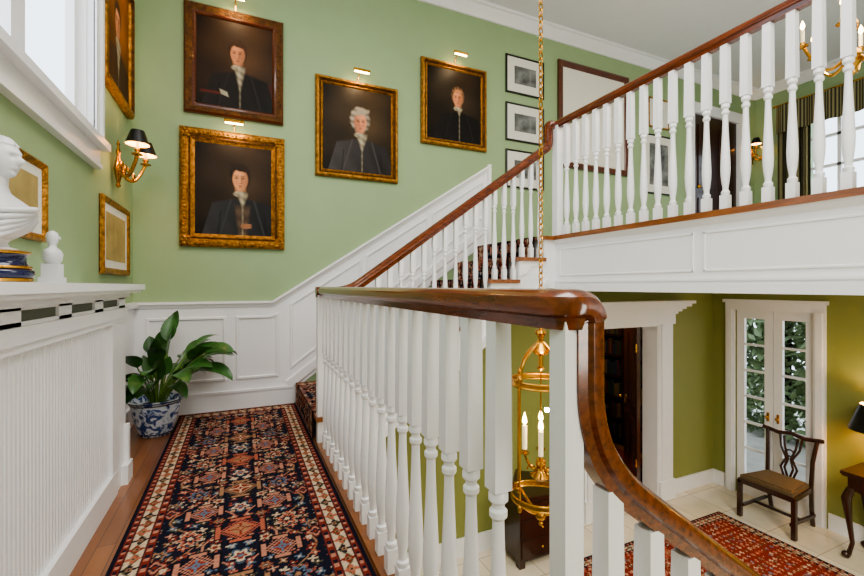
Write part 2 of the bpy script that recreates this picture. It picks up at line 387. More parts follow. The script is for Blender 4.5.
mb=MB()
mb.box(XU-.03,UY0-.1,UZ0-.1,XU,UY0,UZ1+.1,M_WHITE); mb.box(XU-.03,UY1,UZ0-.1,XU,UY1+.1,UZ1+.1,M_WHITE)
mb.box(XU-.03,UY0,UZ1,XU,UY1,UZ1+.1,M_WHITE); mb.box(XU-.06,UY0-.1,UZ0-.1,XU,UY1+.1,UZ0,M_WHITE)
for i in range(5):
    y=UY0+(UY1-UY0)*i/4; mb.box(XU+.02,y-.02,UZ0,XU+.06,y+.02,UZ1,M_WHITE)
for i in range(4):
    z=UZ0+(UZ1-UZ0)*i/3; mb.box(XU+.02,UY0,z-.02,XU+.06,UY1,z+.02,M_WHITE)
mb.build('window_2')
def curtain(y0,y1,z0,z1,amp=.03,n=60,x=XU-.1):
    mb=MB(); vs=[];fs=[]
    for i in range(n+1):
        y=y0+(y1-y0)*i/n; xx=x+amp*math.sin(i*2*PI/8)
        vs+= [(xx,y,z0),(xx,y,z1)]
    for i in range(n): fs.append((2*i,2*i+2,2*i+3,2*i+1))
    mb.add(vs,fs,M_CURT,True); return mb
mb=curtain(UY1-.1,UY1+.3,ZU+.02,UZ1+.1)
c2=curtain(UY0-.3,UY0+.15,ZU+.02,UZ1+.1); mb.add(c2.v,c2.f,M_CURT,True)
c3=curtain(UY0-.3,UY1+.3,UZ1-.25,UZ1+.15,.02,90,XU-.16); mb.add(c3.v,c3.f,M_CURT,True)
mb.tube([(XU-.12,UY0-.35,UZ1+.17),(XU-.12,UY1+.35,UZ1+.17)],.015,M_BRASS)
mb.build('window_curtains')

# ------------------------------------------------------------------ stairs
R=.18375; T=.2655; XS=.482
mb=MB()
poly=[(XS,0)]
for i in range(8):
    x=XS+T*i; poly.append((x,R*i if i else 0)); poly.append((x,R*(i+1)))
poly[1]=(XS,0.0); poly=poly[1:]
poly+= [(2.36,ZU-.0),(2.36,ZS),(0.75,-.16),(XS+.06,-.16)]
poly=[(a,b-.03 if b>0.05 else b) for a,b in poly]
mb.prism(poly,'Y',YS,YW-.013,M_WHITE)
for i in range(7):
    mb.box(XS+T*i-.025,YS-.03,R*(i+1)-.03,XS+T*(i+1),YW-.035,R*(i+1),M_NOSE)
mb.box(2.34-.025,YS-.03,ZU-.03,2.46,YW-.035,ZU+.001,M_NOSE)
for i in range(7):
    x=XS+T*i; z=R*(i+1)-.03
    mb.prism([(x,z),(x+T,z),(x+T-.03,z-.03),(x+.12,z-.045),(x+.08,z-.10),(x,z-.13)],'Y',YS-.012,YS,M_WHITE)
mb.strip((.8,YS,-.05),(2.36,YS,1.08),.05,.015,M_WHITE)
mb.box(2.36,YS-.001,ZS,XB,YS+.02,ZU-.03,M_WHITE)
st=mb.build('staircase_upper')
mb=MB()
XL0=.56; TL2=.27
poly=[(.5,0),(XL0,0)]
for i in range(1,8):
    poly.append((XL0+TL2*(i-1),-R*i+.0)); poly.append((XL0+TL2*i,-R*i))
poly.append((XL0+TL2*7,ZF)); poly.append((XL0+TL2*7-.4,ZF)); poly.append((.5,-.3))
poly=[(a,b-.03 if b<0 and b>ZF else b) for a,b in poly]; poly[0]=(.501,-.03); poly[1]=(XL0,-.03)
mb.prism(poly,'Y',-.6,.62,M_WHITE)
mb.box(.501,-.6,-.03,XL0+.025,.65,0,M_NOSE)
for i in range(1,8):
    mb.box(XL0+TL2*(i-1),-.6,-R*i-.03,XL0+TL2*i+.025,.65,-R*i,M_NOSE)
mb.build('staircase_lower')

mb=MB()
mb.box(.5,.65,-.25,.515,YS-.001,-.03,M_WHITE); mb.box(.455,.65,.0005,.535,YS-.03,.02,M_NOSE); mb.box(.505,.66,-.03,.535,YS-.04,.001,M_NOSE)
mb.box(.515,.66,-.25,.525,YS-.04,-.20,M_WHITE)
mb.build('trim_3')
mb=MB()
mb.box(XB,YB,ZS,XB+.02,YS+.02,ZU-.03,M_WHITE)
mb.box(XB-.04,YB,ZU-.03,XB+.1,YS+.0,ZU+.005,M_NOSE)
mb.prism([(XB,ZU-.03),(XB-.03,ZU-.03),(XB-.022,ZU-.045),(XB-.01,ZU-.055),(XB,ZU-.07)],'Y',YB,YS,M_WHITE)
mb.box(XB-.015,YB,ZS-.02,XB+.05,YS+.02,ZS+.03,M_WHITE); mb.box(XB-.01,YB,ZS+.05,XB,YS,ZS+.065,M_WHITE)
y=YS-.06
for ln in (1.15,1.15,1.15,1.15):
    y0=y-ln
    pts=[(y,ZS+.11),(y0,ZS+.11),(y0,ZU-.11),(y,ZU-.11)]
    for i in range(4):
        a=pts[i];b=pts[(i+1)%4]; mb.strip((XB,a[0],a[1]),(XB,b[0],b[1]),.014,.005,M_WHITE,(-1,0,0))
    y=y0-.07
mb.build('trim_4')

# ------------------------------------------------------------------ balustrades
RP=[(-.020,-.034),(.020,-.034),(.024,-.014),(.034,-.008),(.036,.006),(.031,.022),(.018,.032),(0,.035),(-.018,.032),(-.031,.022),(-.036,.006),(-.034,-.008),(-.024,-.014)]
def baluster(mb,x,y,z0,z1,wd=.040,rs=.92):
    h=wd/2
    mb.box(x-h,y-h,z0,x+h,y+h,z0+.085,M_WHITE)
    tz=z0+.60
    if z1-tz<.12: tz=z1-.12
    k=(tz-z0-.085)/.515
    pr=[(.018,0),(.023,.008),(.023,.02),(.016,.026),(.015,.04),(.020,.07),(.0245,.11),(.026,.15),(.0245,.20),(.021,.27),(.017,.35),(.0145,.42),(.014,.45),(.021,.458),(.021,.47),(.015,.476),(.015,.484),(.023,.492),(.023,.506),(.017,.515)]
    mb.lathe([(r*rs,z0+.085+z*k) for r,z in pr],(x,y,0),M_WHITE,14)
    mb.frustum(x,y,tz,wd,z1,wd*.9,M_WHITE)
mb=MB()
y=.765
while y<2.84:
    baluster(mb,.5,y,.02,.98,.042); y+=.1165
nx0,ny0,hn=.515,.575,.020
mb.box(nx0-hn,ny0-hn,.0,nx0+hn,ny0+hn,.99,M_WHITE); mb.box(nx0-hn-.01,ny0-hn-.01,.0,nx0+hn+.01,ny0+hn+.01,.12,M_WHITE)
mb.box(.468,YS-.01,.0,.532,YS+.054,.99,M_WHITE)
xv=.549
path=fillet([(.5,YS+.02,1.01),(.5,.568,1.01),(xv,.568,1.01),(xv,.568,.745),(.93,.568,.462),(2.35,.568,-.57)],[.045,.026,.15,.02],12)
rad=[]
for q in path:
    rad.append(.86 if (q.x>.53 and q.z<.99) else 1.0)
mb.sweep(path,RP,M_RAIL,radii=rad)
def zr(x): return .462+(x-.93)*(-1.032/1.42)-.03
xx=.605
while xx<2.3:
    i=int((xx-XL0)//TL2)+1; z0=-R*i if xx>XL0 else 0
    baluster(mb,xx,.568,z0,zr(xx)+(0.02 if xx<.66 else 0)); xx+=.105
mb.box(2.30,.52,ZF,2.40,.62,-.45,M_WHITE); mb.frustum(2.35,.57,-.45,.13,-.40,.05,M_WHITE)
mb.build('stair_railing')
mb=MB()
yr=YS+.02
path=fillet([(.46,yr,1.01),(.68,yr,1.01),(2.40,yr,2.24),(2.40,yr,2.43),(2.475,yr,2.43)],[.10,.05,.03],10)
mb.sweep(path,RP,M_RAILX)
def zu(x): return 1.01+(max(x,.68)-.68)*(1.23/1.72)-.02
for i in range(7):
    for dx in (.05,.14,.23):
        x=XS+T*i+dx
        if x<.56: continue
        baluster(mb,x,yr,R*(i+1),zu(x),.034,.8)
mb.build('stair_railing')
mb=MB()
xr=XB+.025
mb.box(xr-.032,YS-.03,ZU+.005,xr+.032,YS+.034,2.42,M_WHITE)
mb.sweep([(xr,YS+.06,2.435),(xr,YB+.02,2.435)],RP,M_RAIL)
y=YS-.11
while y>YB+.1:
    baluster(mb,xr,y,ZU+.005,2.405,.041,.92); y-=.106
mb.build('balcony_railing')

# ------------------------------------------------------------------ rugs
C=lambda *a: np.array(lin(*a)[:3])
NAVY=C(26,27,42);CORAL=C(176,98,76);CREAM=C(204,182,154);BLUE=C(92,112,132);RUST=C(130,50,37);TAN=C(158,118,88);OLV=C(88,84,62);ROSE=C(184,128,106)
def rug_cols(nx,ny,res,fieldc,alt=False):
    x=(np.arange(nx)*res)[None,:].repeat(ny,0); y=(np.arange(ny)*res)[:,None].repeat(nx,1)
    W=(nx-1)*res; L=(ny-1)*res
    s=np.abs(x-W/2); d=np.minimum(np.minimum(x,W-x),np.minimum(y,L-y))
    out=np.zeros((ny,nx,3))+fieldc
    def put(m,c): out[m]=c
    Pp=.40
    k=np.floor(y/Pp).astype(int); t=y-(k+.5)*Pp
    put(np.abs(s-.08-.06*np.sin(2*PI*y/Pp))<.0045,ROSE)
    put(np.abs(s-.22-.06*np.sin(2*PI*y/Pp+2))<.0045,TAN)
    for (c,px,ps) in ((.06,.072,0),(.12,.059,1)):
        ii=np.floor(s/px).astype(int); jj=np.floor((y+ps*.03)/px).astype(int)
        u=s-(ii+.5)*px; v=(y+ps*.03)-(jj+.5)*px
        h=(ii*7+jj*13+ps*5+(jj*ii)%3)%9
        rr=np.hypot(u,v); th=np.arctan2(v,u)
        fl=rr<.019*(.70+.40*np.cos(4*th+h))
        for q,cc in enumerate((CORAL,CREAM,BLUE,RUST,TAN,RUST,ROSE,OLV,CORAL)): put(fl&(h==q),cc)
        put((rr<.0055),CREAM)
    def rosette(cx,cy,R0,pet,cols,ph=0,ax=1.0):
        u=(s-cx)/ax; v=cy; rr=np.hypot(u,v); th=np.arctan2(v,u)
        edge=R0*(.78+.22*np.cos(pet*th+ph))
        put(rr<edge*1.18,fieldc*.6)
        for f,cc in zip((1,.78,.5,.24),cols): put(rr<edge*f,cc)
        put((rr<edge*.92)&(rr>edge*.84),fieldc*.7)
    def crab(cx,cy,S,c1,c2,c3):
        u=np.abs(s-cx); v=cy
        g=.009
        a=np.round(u/g)*g; b=np.round(np.abs(v)/g)*g
        m0=(a+b<S*1.12)|((np.abs(a-S*.95)<.018)&(b<S*.7))|((np.abs(b-S)<.018)&(a<S*.6))
        put(m0,fieldc*.6)
        m=(a+b<S)|((np.abs(a-S*.95)<.009)&(b<S*.6))|((np.abs(b-S)<.009)&(a<S*.5))
        put(m,c1); put((a+b<S*.84)&(a+b>S*.74),fieldc); put(a+b<S*.6,c2); put((a+b<S*.6)&((a<.006)|(b<.006)),c3); put(a+b<S*.28,c3); put(a+b<S*.12,c2)
    odd=(k%2==0)
    t2=y-np.round(y/Pp)*Pp
    def sw(m1,f):
        nonlocal out
        keep=out.copy(); f(); out=np.where(m1[...,None],out,keep)
    sw(odd,lambda:crab(.0,t,.088,CORAL,TAN,RUST)); sw(~odd,lambda:crab(.0,t,.088,TAN,RUST,CREAM))
    crab(.150,t2,.070,ROSE,RUST,BLUE)
    sw(odd,lambda:rosette(.19,t,.062,7,(CREAM,CORAL,NAVY,CREAM))); sw(~odd,lambda:rosette(.19,t,.062,7,(CORAL,BLUE,NAVY,TAN)))
    rosette(.0,t2,.052,5,(BLUE,CREAM,RUST,BLUE),1)
    rosette(.29,t+.08,.044,6,(BLUE,TAN,NAVY,CREAM))
    rosette(.29,t2-.05,.046,4,(RUST,ROSE,NAVY,RUST))
    rosette(.095,t+.105,.032,5,(TAN,CREAM,RUST,RUST))
    rosette(.085,t-.10,.030,6,(RUST,TAN,NAVY,CREAM))
    bw=.138
    put(d<bw,RUST*.9)
    along=np.where(np.minimum(x,W-x)<np.minimum(y,L-y),y,x)
    b0=(d>.042)&(d<.098); put(b0,CREAM*1.0)
    q=.066; bi=np.floor(along/q).astype(int); u=along-(bi+.5)*q; v=d-.070; rr=np.hypot(u,v); th=np.arctan2(v,u)
    put(b0&(np.abs(v-.016*np.sin(2*PI*along/(2*q)))<.005),OLV)
    fl=b0&(rr<.027*(.78+.28*np.cos(4*th)))
    put(fl&(bi%3==0),RUST); put(fl&(bi%3==1),NAVY); put(fl&(bi%3==2),CORAL)
    put(b0&(rr<.011),TAN); put(b0&(rr<.005),NAVY)
    put(d<.016,NAVY)
    al=np.floor(along/.016).astype(int)
    put((d>.020)&(d<.034)&(al%3==0),ROSE); put((d>.020)&(d<.034)&(al%3==1),NAVY)
    put((d>.037)&(d<.042),NAVY)
    put((d>.098)&(d<.104),NAVY)
    al=np.floor(along/.022).astype(int)
    put((d>.109)&(d<.126)&(al%3==0),ROSE); put((d>.109)&(d<.126)&(al%3==1),NAVY)
    put((d>.131)&(d<.138),NAVY)
    out*= (0.76+.50*rng.rand(ny,nx))[...,None]
    return np.clip(out,0,1)
def rug(name,x0,y0,x1,y1,z,res,fieldc):
    mb=MB(); mb.box(x0,y0,z,x1,y1,z+.009,M_RUGB); p=mb.build(name)
    nx=int(round((x1-x0)/res))+1; ny=int(round((y1-y0)/res))+1
    cols=rug_cols(nx,ny,res,fieldc)
    grid_obj('pile',cols,(x0,y0,z+.0098),((x1-x0)/(nx-1),0,0),(0,(y1-y0)/(ny-1),0),M_RUG,p)
    return p
rug('runner_rug',-.442,-.6,.446,3.94,.0005,.0046,NAVY)
rug('area_rug',2.5,.9,4.84,2.99,ZF+.0005,.010,C(126,44,30))
mb=MB(); Y0,Y1=YS+.10,YW-.09
for i in range(8):
    x=XS+T*i; z=R*(i+1)
    mb.box(x-.032,Y0,z-R+.012,x-.025,Y1,z+.006,M_RUGB)
p=mb.build('stair_runner')
rn=int(T/.0055)+1; rny=int((Y1-Y0)/.0055)+1
big=rug_cols(rny,rn*14,.0055,NAVY)
for i in range(8):
    x=XS+T*i; z=R*(i+1)
    grid_obj('tread_%d'%(i+1),big[(i+3)*rn:(i+4)*rn],(x-.032,Y0,z+.006),(0,(Y1-Y0)/(rny-1),0),((.302 if i==7 else T)/(rn-1),0,0),M_RUG,p)
    grid_obj('riser_%d'%(i+1),big[(i+3)*rn:(i+3)*rn+33],(x-.033,Y0,z-R+.012),(0,(Y1-Y0)/(rny-1),0),(0,0,(R-.006)/32),M_RUG,p)

# ------------------------------------------------------------------ radiator cover
mb=MB()
Y0,Y1=.45,2.79; XF=-.57
mb.box(XL+.001,Y0,.0,XF-.02,Y1,.93,M_WHITE)
mb.box(XL+.001,Y0-.06,1.03,-.49,Y1+.07,1.06,M_WHITE); mb.box(XL+.001,Y0-.04,1.015,-.505,Y1+.05,1.03,M_WHITE); 
mb.box(XL+.001,Y0-.02,.99,XF+.02,Y1+.02,1.015,M_WHITE)
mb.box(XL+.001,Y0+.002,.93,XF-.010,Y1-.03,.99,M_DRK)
mb.box(XF-.012,Y0,.93,XF,Y1,.947,M_WHITE); mb.box(XF-.012,Y0,.980,XF,Y1,.992,M_WHITE)
yy=Y1
for i in range(7):
    mb.box(XF-.012,max(yy-.12,Y0),.93,XF,yy,.99,M_WHITE); yy-=.40
mb.box(XF-.02,Y0,.885,XF+.012,Y1,.935,M_WHITE); mb.box(XF-.02,Y0,.86,XF+.004,Y1,.885,M_WHITE)
mb.box(XF-.02,Y1-.17,0,XF,Y1,.90,M_WHITE)
mb.box(XL+.001,Y1-.001,0,XF,Y1+.012,.995,M_WHITE)
mb.box(XF-.02,Y0,.0,XF+.006,Y1-.17,.12,M_WHITE)
mb.box(XF-.02,Y1-.26,.12,XF+.004,Y1-.17,.86,M_WHITE)
yy=Y0+.01
while yy<Y1-.27:
    mb.prism([(XF-.021,yy),(XF-.021,yy+.024),(XF-.012,yy+.019),(XF-.012,yy+.005)],'Z',.12,.86,M_WHITE); yy+=.026
mb.box(XF-.02,Y1-.08,0,XF+.03,Y1+.03,.10,M_WHITE)
mb.box(XF-.02,Y1-.02,0,XF+.02,Y1+.02,.30,M_WHITE)
mb.build('radiator_cover')

# ------------------------------------------------------------------ pictures
def sm(e,s=.03): return np.clip(.5-e/s,0,1)[...,None]
def portrait(p,n=150,asp=1.2):
    ny=int(n*asp)
    u=np.linspace(-1,1,n)[None,:].repeat(ny,0); v=np.linspace(-asp,asp,ny)[:,None].repeat(n,1)
    nz=np.sin(u*3+v*2.1)*np.cos(v*4-u*1.7)*.5+.5
    out=p['bg'][None,None]*(0.7+.7*nz[...,None]); out=out*np.clip(1.45-.75*np.hypot(u-.3,(v-.1)/1.2),.25,1.5)[...,None]
    hx,hy=p['h']; k=p.get('k',1.0)
    U=(u-hx)/k; V=(v-hy)/k
    sd=p.get('turn',1)
    def bl(m,c):
        nonlocal out; out=out*(1-m)+c*m
    if 'extra' in p:
        bl(sm(np.maximum(np.abs(u-.72)-.26,np.abs(v+.62)-.22),.15),p['extra'])
    A=np.abs(U-.04)
    top=-.33-.25*A**1.25-np.clip(A-p.get('sw',.52),0,9)*3
    coat=p['coat'][None,None]*(.7+1.1*np.clip(-U+.35,0,1)+.35*np.sin(U*14+V*9)*np.clip(-V-.4,0,1))[...,None]
    bl(sm(V-top,.05),coat)
    bl(sm(np.abs(A-.20+(V+.36)*.30)-.014,.03)*(V<-.36)[...,None],p['coat']*2.0+.004)
    bl(sm(np.abs(np.abs(U-.04)-.40+.10*(V+.8))-.006,.03)*(V<-.58)[...,None],p['coat']*.3)
    if 'vest' in p: bl(sm(np.maximum(A-.13-(V+.5)*.12,V+.46),.05),p['vest']*(.8+.2*np.sin(V*30))[...,None])
    if 'extra' in p:
        bl(sm(np.maximum(np.abs(u+.65)-.25,np.abs(v+.82)-.03),.05),p['extra']*1.6)
    cl=p.get('cl',.4)
    wv=p.get('cw',.11)*np.clip((V+.28+cl)/cl,0,1)
    cr=p.get('crc',C(176,164,138))*(.80+.24*np.sin(V*46+U*26)+.12*np.sin(U*60))[...,None]*np.clip(1.05-U*2.4,.4,1.1)[...,None]
    bl(sm(np.maximum(A-wv,V+.235),.05),cr)
    bl(sm(np.hypot((U-.0)/.10,(V+.18)/.10)-1,.2),p['skin']*.5)
    bl(sm(np.hypot(U/.125,(V+.255)/.055)-1,.25),cr*.95)
    if p.get('wig'): bl(sm(np.hypot((U)/.205,(V-.06)/.25)-1+.025*np.sin(np.arctan2(V,U)*13),.22),p['hair']*(.8+.35*np.sin(V*50+U*9))[...,None]*np.clip(1.1-U*1.5,.4,1.2)[...,None])
    else: bl(sm(np.hypot((U+.005)/.178,(V-.085)/.205)-1+.025*np.sin(np.arctan2(V-.1,U)*11),.2),p['hair']*(.85+.4*np.sin(U*70+V*30))[...,None])
    if p.get('whisk'): bl(sm(np.hypot(U/.165,(V-.0)/.17)-1,.2),p['hair']*1.2)
    f=np.hypot(U/(.136-.034*np.clip(-V,0,.3)/.3),(V+.01)/.205)-1
    shade=np.clip(1.14-3.4*np.clip(U*sd+.01,-.03,.3)-.7*np.clip(-V-.08,0,1),.25,1.2)
    bl(sm(f,.2),p['skin']*shade[...,None])
    bl(sm(np.hypot((U+.03*sd)/.075,(V-.105)/.045)-1,.9)*.4,p['skin']*1.35)
    for ex in (-.058-.01*sd,.052-.01*sd):
        bl(sm(np.hypot((U-ex)/.038,(V-.028)/.028)-1,.9)*.5,p['skin']*.34)
        bl(sm(np.hypot((U-ex)/.020,(V-.026)/.009)-1,.6)*.9,C(20,12,9))
        bl(sm(np.hypot((U-ex)/.040,(V-.062-.1*np.abs(U-ex))/.008)-1,.7)*.75,p['hair']*.5+.004)
        bl(sm(np.hypot((U-ex)/.034,(V+.052)/.030)-1,1.0)*.28,C(180,84,58)*(1 if ex<0 else .6))
    bl(sm(np.hypot((U-.020*sd)/.013,(V+.01)/.055)-1,.7)*.65,p['skin']*.40)
    bl(sm(np.hypot((U+.004)/.010,(V+.025)/.038)-1,.8)*.5,p['skin']*1.4)
    bl(sm(np.hypot((U)/.026,(V+.068)/.008)-1,.7)*.7,p['skin']*.32)
    bl(sm(np.hypot((U)/.036,(V+.110)/.010)-1,.6)*.75,C(124,52,40))
    bl(sm(np.hypot((U)/.034,(V+.132)/.009)-1,.7)*.5,p['skin']*.42)
    if not p.get('bald'): 
        bl(sm(np.hypot((U+.03*sd)/.155,(V-.205+.25*U*sd)/.06)-1+.06*np.sin(U*60),.4),p['hair'])
    else: bl(sm(np.hypot(U/.10,(V-.175)/.05)-1,.6),p['skin']*.85)
    if 'hand' in p:
        a,b=p['hand']; bl(sm(np.hypot((u-a)/.13,(v-b)/.07)-1,.3),p['skin']*.6)
        for q in range(4): bl(sm(np.hypot((u-a-.10)/.07,(v-b-.05+.03*q)/.011)-1,.4),p['skin']*.7)
    if 'paper' in p:
        a,b=p['paper']; bl(sm(np.maximum(np.abs((u-a)+.3*(v-b))-.09,np.abs(v-b+.3*(u-a))-.06),.03),C(170,162,138))
    out*=(.88+.24*rng.rand(ny,n))[...,None]
    return np.clip(out,0,1)

def ringframe(mb,Wd,Hd,prof,m,m2=None):
    rings=[]
    for q in prof:
        i,o=q[0],q[1]; a=Wd/2-i; b=Hd/2-i
        rings.append([(-a,-o,-b),(a,-o,-b),(a,-o,b),(-a,-o,b)])
    for j in range(len(prof)-1):
        fl=prof[j+1][2] if len(prof[j+1])>2 else 0
        vs=rings[j]+rings[j+1]
        mb.add(vs,[(k,(k+1)%4,(k+1)%4+4,k+4) for k in range(4)],m2 if fl and m2 else m)
def picture(name,pos,rot,Wd,Hd,prof,fm,fm2,canvas=None,content=None,light=True,orn=False,mount=None,tilt=0):
    M=Matrix.Translation(pos)@Matrix.Rotation(rot,4,'Z')@Matrix.Rotation(tilt,4,'X')
    mb=MB(); mb.M=M
    ringframe(mb,Wd,Hd,prof,fm,fm2)
    fw=prof[-1][0]; out=prof[-1][1]
    a,b=Wd/2-fw,Hd/2-fw
    mb.box(-Wd/2,-.004,-Hd/2,Wd/2,-.001,Hd/2,M_BLACK)
    if orn:
        for sx in (-1,1):
            for sz in (-1,1):
                for k in range(7):
                    an=k*PI/3; r=.028 if k<6 else 0
                    mb.ball((sx*(Wd/2-.05)+r*math.cos(an),-.045,sz*(Hd/2-.05)+r*math.sin(an)),.017,fm,8)
        n=int((Wd-.2)/.03)
        for k in range(n):
            for sz in (-1,1):
                mb.ball((-Wd/2+.1+(k+.5)*(Wd-.2)/n,-.052,sz*(Hd/2-.035)),.0125,fm,6)
        n=int((Hd-.2)/.03)
        for k in range(n):
            for sx in (-1,1):
                mb.ball((sx*(Wd/2-.035),-.052,-Hd/2+.1+(k+.5)*(Hd-.2)/n),.0125,fm,6)
    if mount is not None: 
        mb.box(-a,-out,-b,a,-.004,b,M_MATB)
        if content and mount>0: mb.box(-a+mount,-out-.002,-b+mount,a-mount,-out,b-mount,content)
    elif content: mb.box(-a,-out,-b,a,-.004,b,content)
    if light:
        L=.075
        mb.tube([(0,-.01,Hd/2-.01),(0,-.03,Hd/2+.05),(0,-.10,Hd/2+.075),(0,-.15,Hd/2+.055)],.005,M_BRASS,6)
        mb.tube([(-L,-.16,Hd/2+.05),(L,-.16,Hd/2+.05)],.015,M_BRASS,10)
        mb.tube([(-L*.9,-.157,Hd/2+.036),(L*.9,-.157,Hd/2+.036)],.010,M_BULB,8)
    p=mb.build(name)
    if canvas is not None:
        ny,nx=canvas.shape[:2]
        c0=M@Vector((-a,-out,-b)); du=(M.to_3x3()@Vector((2*a/(nx-1),0,0))); dv=(M.to_3x3()@Vector((0,0,2*b/(ny-1))))
        grid_obj('canvas',canvas,tuple(c0),tuple(du),tuple(dv),M_PAINT,p)
    if light:
        ld=bpy.data.lights.new('picture_bulb','SPOT'); ld.energy=6.0; ld.color=(1,.76,.46); ld.spot_size=math.radians(150); ld.spot_blend=.9; ld.shadow_soft_size=.03
        lo_=bpy.data.objects.new('picture_bulb',ld); bpy.context.scene.collection.objects.link(lo_)
        pw=M@Vector((0,-.165,Hd/2+.02)); tgt=M@Vector((0,.05,Hd/4)); lo_.rotation_euler=(tgt-pw).to_track_quat('-Z','Y').to_euler()
        lo_.parent=p; lo_.location=pw-p.location
    return p
PF1=[(0,0),(0,.03),(.015,.045),(.03,.04,1),(.06,.03,1),(.075,.035),(.085,.025),(.09,.015)]
PF2=[(0,0),(0,.035),(.02,.05),(.05,.055),(.065,.04),(.08,.045,1),(.095,.03),(.11,.02)]
PF3=[(0,0),(0,.03),(.012,.045),(.03,.05),(.05,.03,1),(.06,.035),(.07,.02)]
skin=C(184,124,90)
pp=portrait(dict(bg=C(62,42,25),h=(.06,.30),k=1.42,coat=C(26,21,18),skin=skin,hair=C(56,34,20),paper=(-.30,-.80),extra=C(78,28,20),whisk=1,cl=.42,cw=.09),asp=1.17)
picture('portrait_painting',(-.035,YW-.002,2.935),0,.77,.91,PF1,M_BRONZE,M_GOLDD,pp)
pp=portrait(dict(bg=C(50,36,23),h=(.16,.30),k=1.52,coat=C(38,38,40),skin=C(196,136,98),hair=C(34,22,15),vest=C(92,74,60),hand=(.30,-.95),whisk=1,cl=.22,cw=.08),asp=1.2)
picture('portrait_painting',(-.045,YW-.002,1.865),0,.81,.98,PF2,M_GOLD,M_GOLDD,pp,orn=True)
pp=portrait(dict(bg=C(56,43,27),h=(.06,.24),k=1.42,coat=C(52,48,48),skin=C(190,126,96),hair=C(146,136,122),wig=1,cl=.30,cw=.10,turn=-1),asp=1.18)
picture('portrait_painting',(1.03,YW-.002,2.535),0,.80,.93,PF3,M_GOLD,M_GOLDD,pp)
pp=portrait(dict(bg=C(40,30,20),h=(.12,.26),k=1.35,coat=C(15,13,13),skin=C(188,126,92),hair=C(104,78,56),bald=1,whisk=1,cl=.14,cw=.06),asp=1.17)
picture('portrait_painting',(2.07,YW-.002,2.955),0,.775,.88,PF3,M_GOLD,M_GOLDD,pp)
pp=portrait(dict(bg=C(120,68,22),h=(.0,.2),k=1.6,coat=C(60,30,16),skin=skin,hair=C(60,34,18)),asp=1.2)
picture('portrait_painting',(XL+.002,3.47,2.75),PI/2,.74,.90,PF3,M_GOLD,M_GOLDD,pp)
PFS=[(0,0),(0,.018),(.006,.022),(.016,.02),(.02,.012)]
for zc in (3.45,2.91,2.38):
    picture('framed_etching',(2.985,YW-.002,zc),0,.53,.43,PFS,M_BLACK,M_BLACK,content=M_PRINT,light=False,mount=.095)
picture('framed_map',(4.04,YW-.002,3.12),0,1.16,1.28,[(0,0),(0,.03),(.02,.04),(.06,.03),(.075,.015)],M_BRONZE,M_BRONZE,content=M_MATB,light=False,mount=.0)
picture('framed_print',(XL+.002,3.46,1.365),PI/2,.66,.48,[(0,0),(0,.02),(.01,.028),(.03,.022),(.04,.012)],M_GOLD,M_GOLDD,content=M_CREAMP,light=False,mount=.05)
picture('framed_print',(XL+.002,2.10,1.40),PI/2,.44,.33,[(0,0),(0,.02),(.01,.028),(.02,.022),(.03,.012)],M_GOLD,M_GOLDD,content=M_CREAMP,light=False,mount=.04)
picture('framed_print',(7.16,YW-.002,2.75),0,.18,.3,PFS,M_BLACK,M_BLACK,content=M_PRINT,light=False,mount=.03)
picture('framed_etching',(5.2,YW-.002,2.7),0,.6,.8,PFS,M_BLACK,M_BLACK,content=M_PRINT,light=False,mount=.1)
picture('framed_etching',(5.2,YW-.002,3.4),0,.4,.4,PFS,M_GOLD,M_BLACK,content=M_PRINT,light=False,mount=.1)

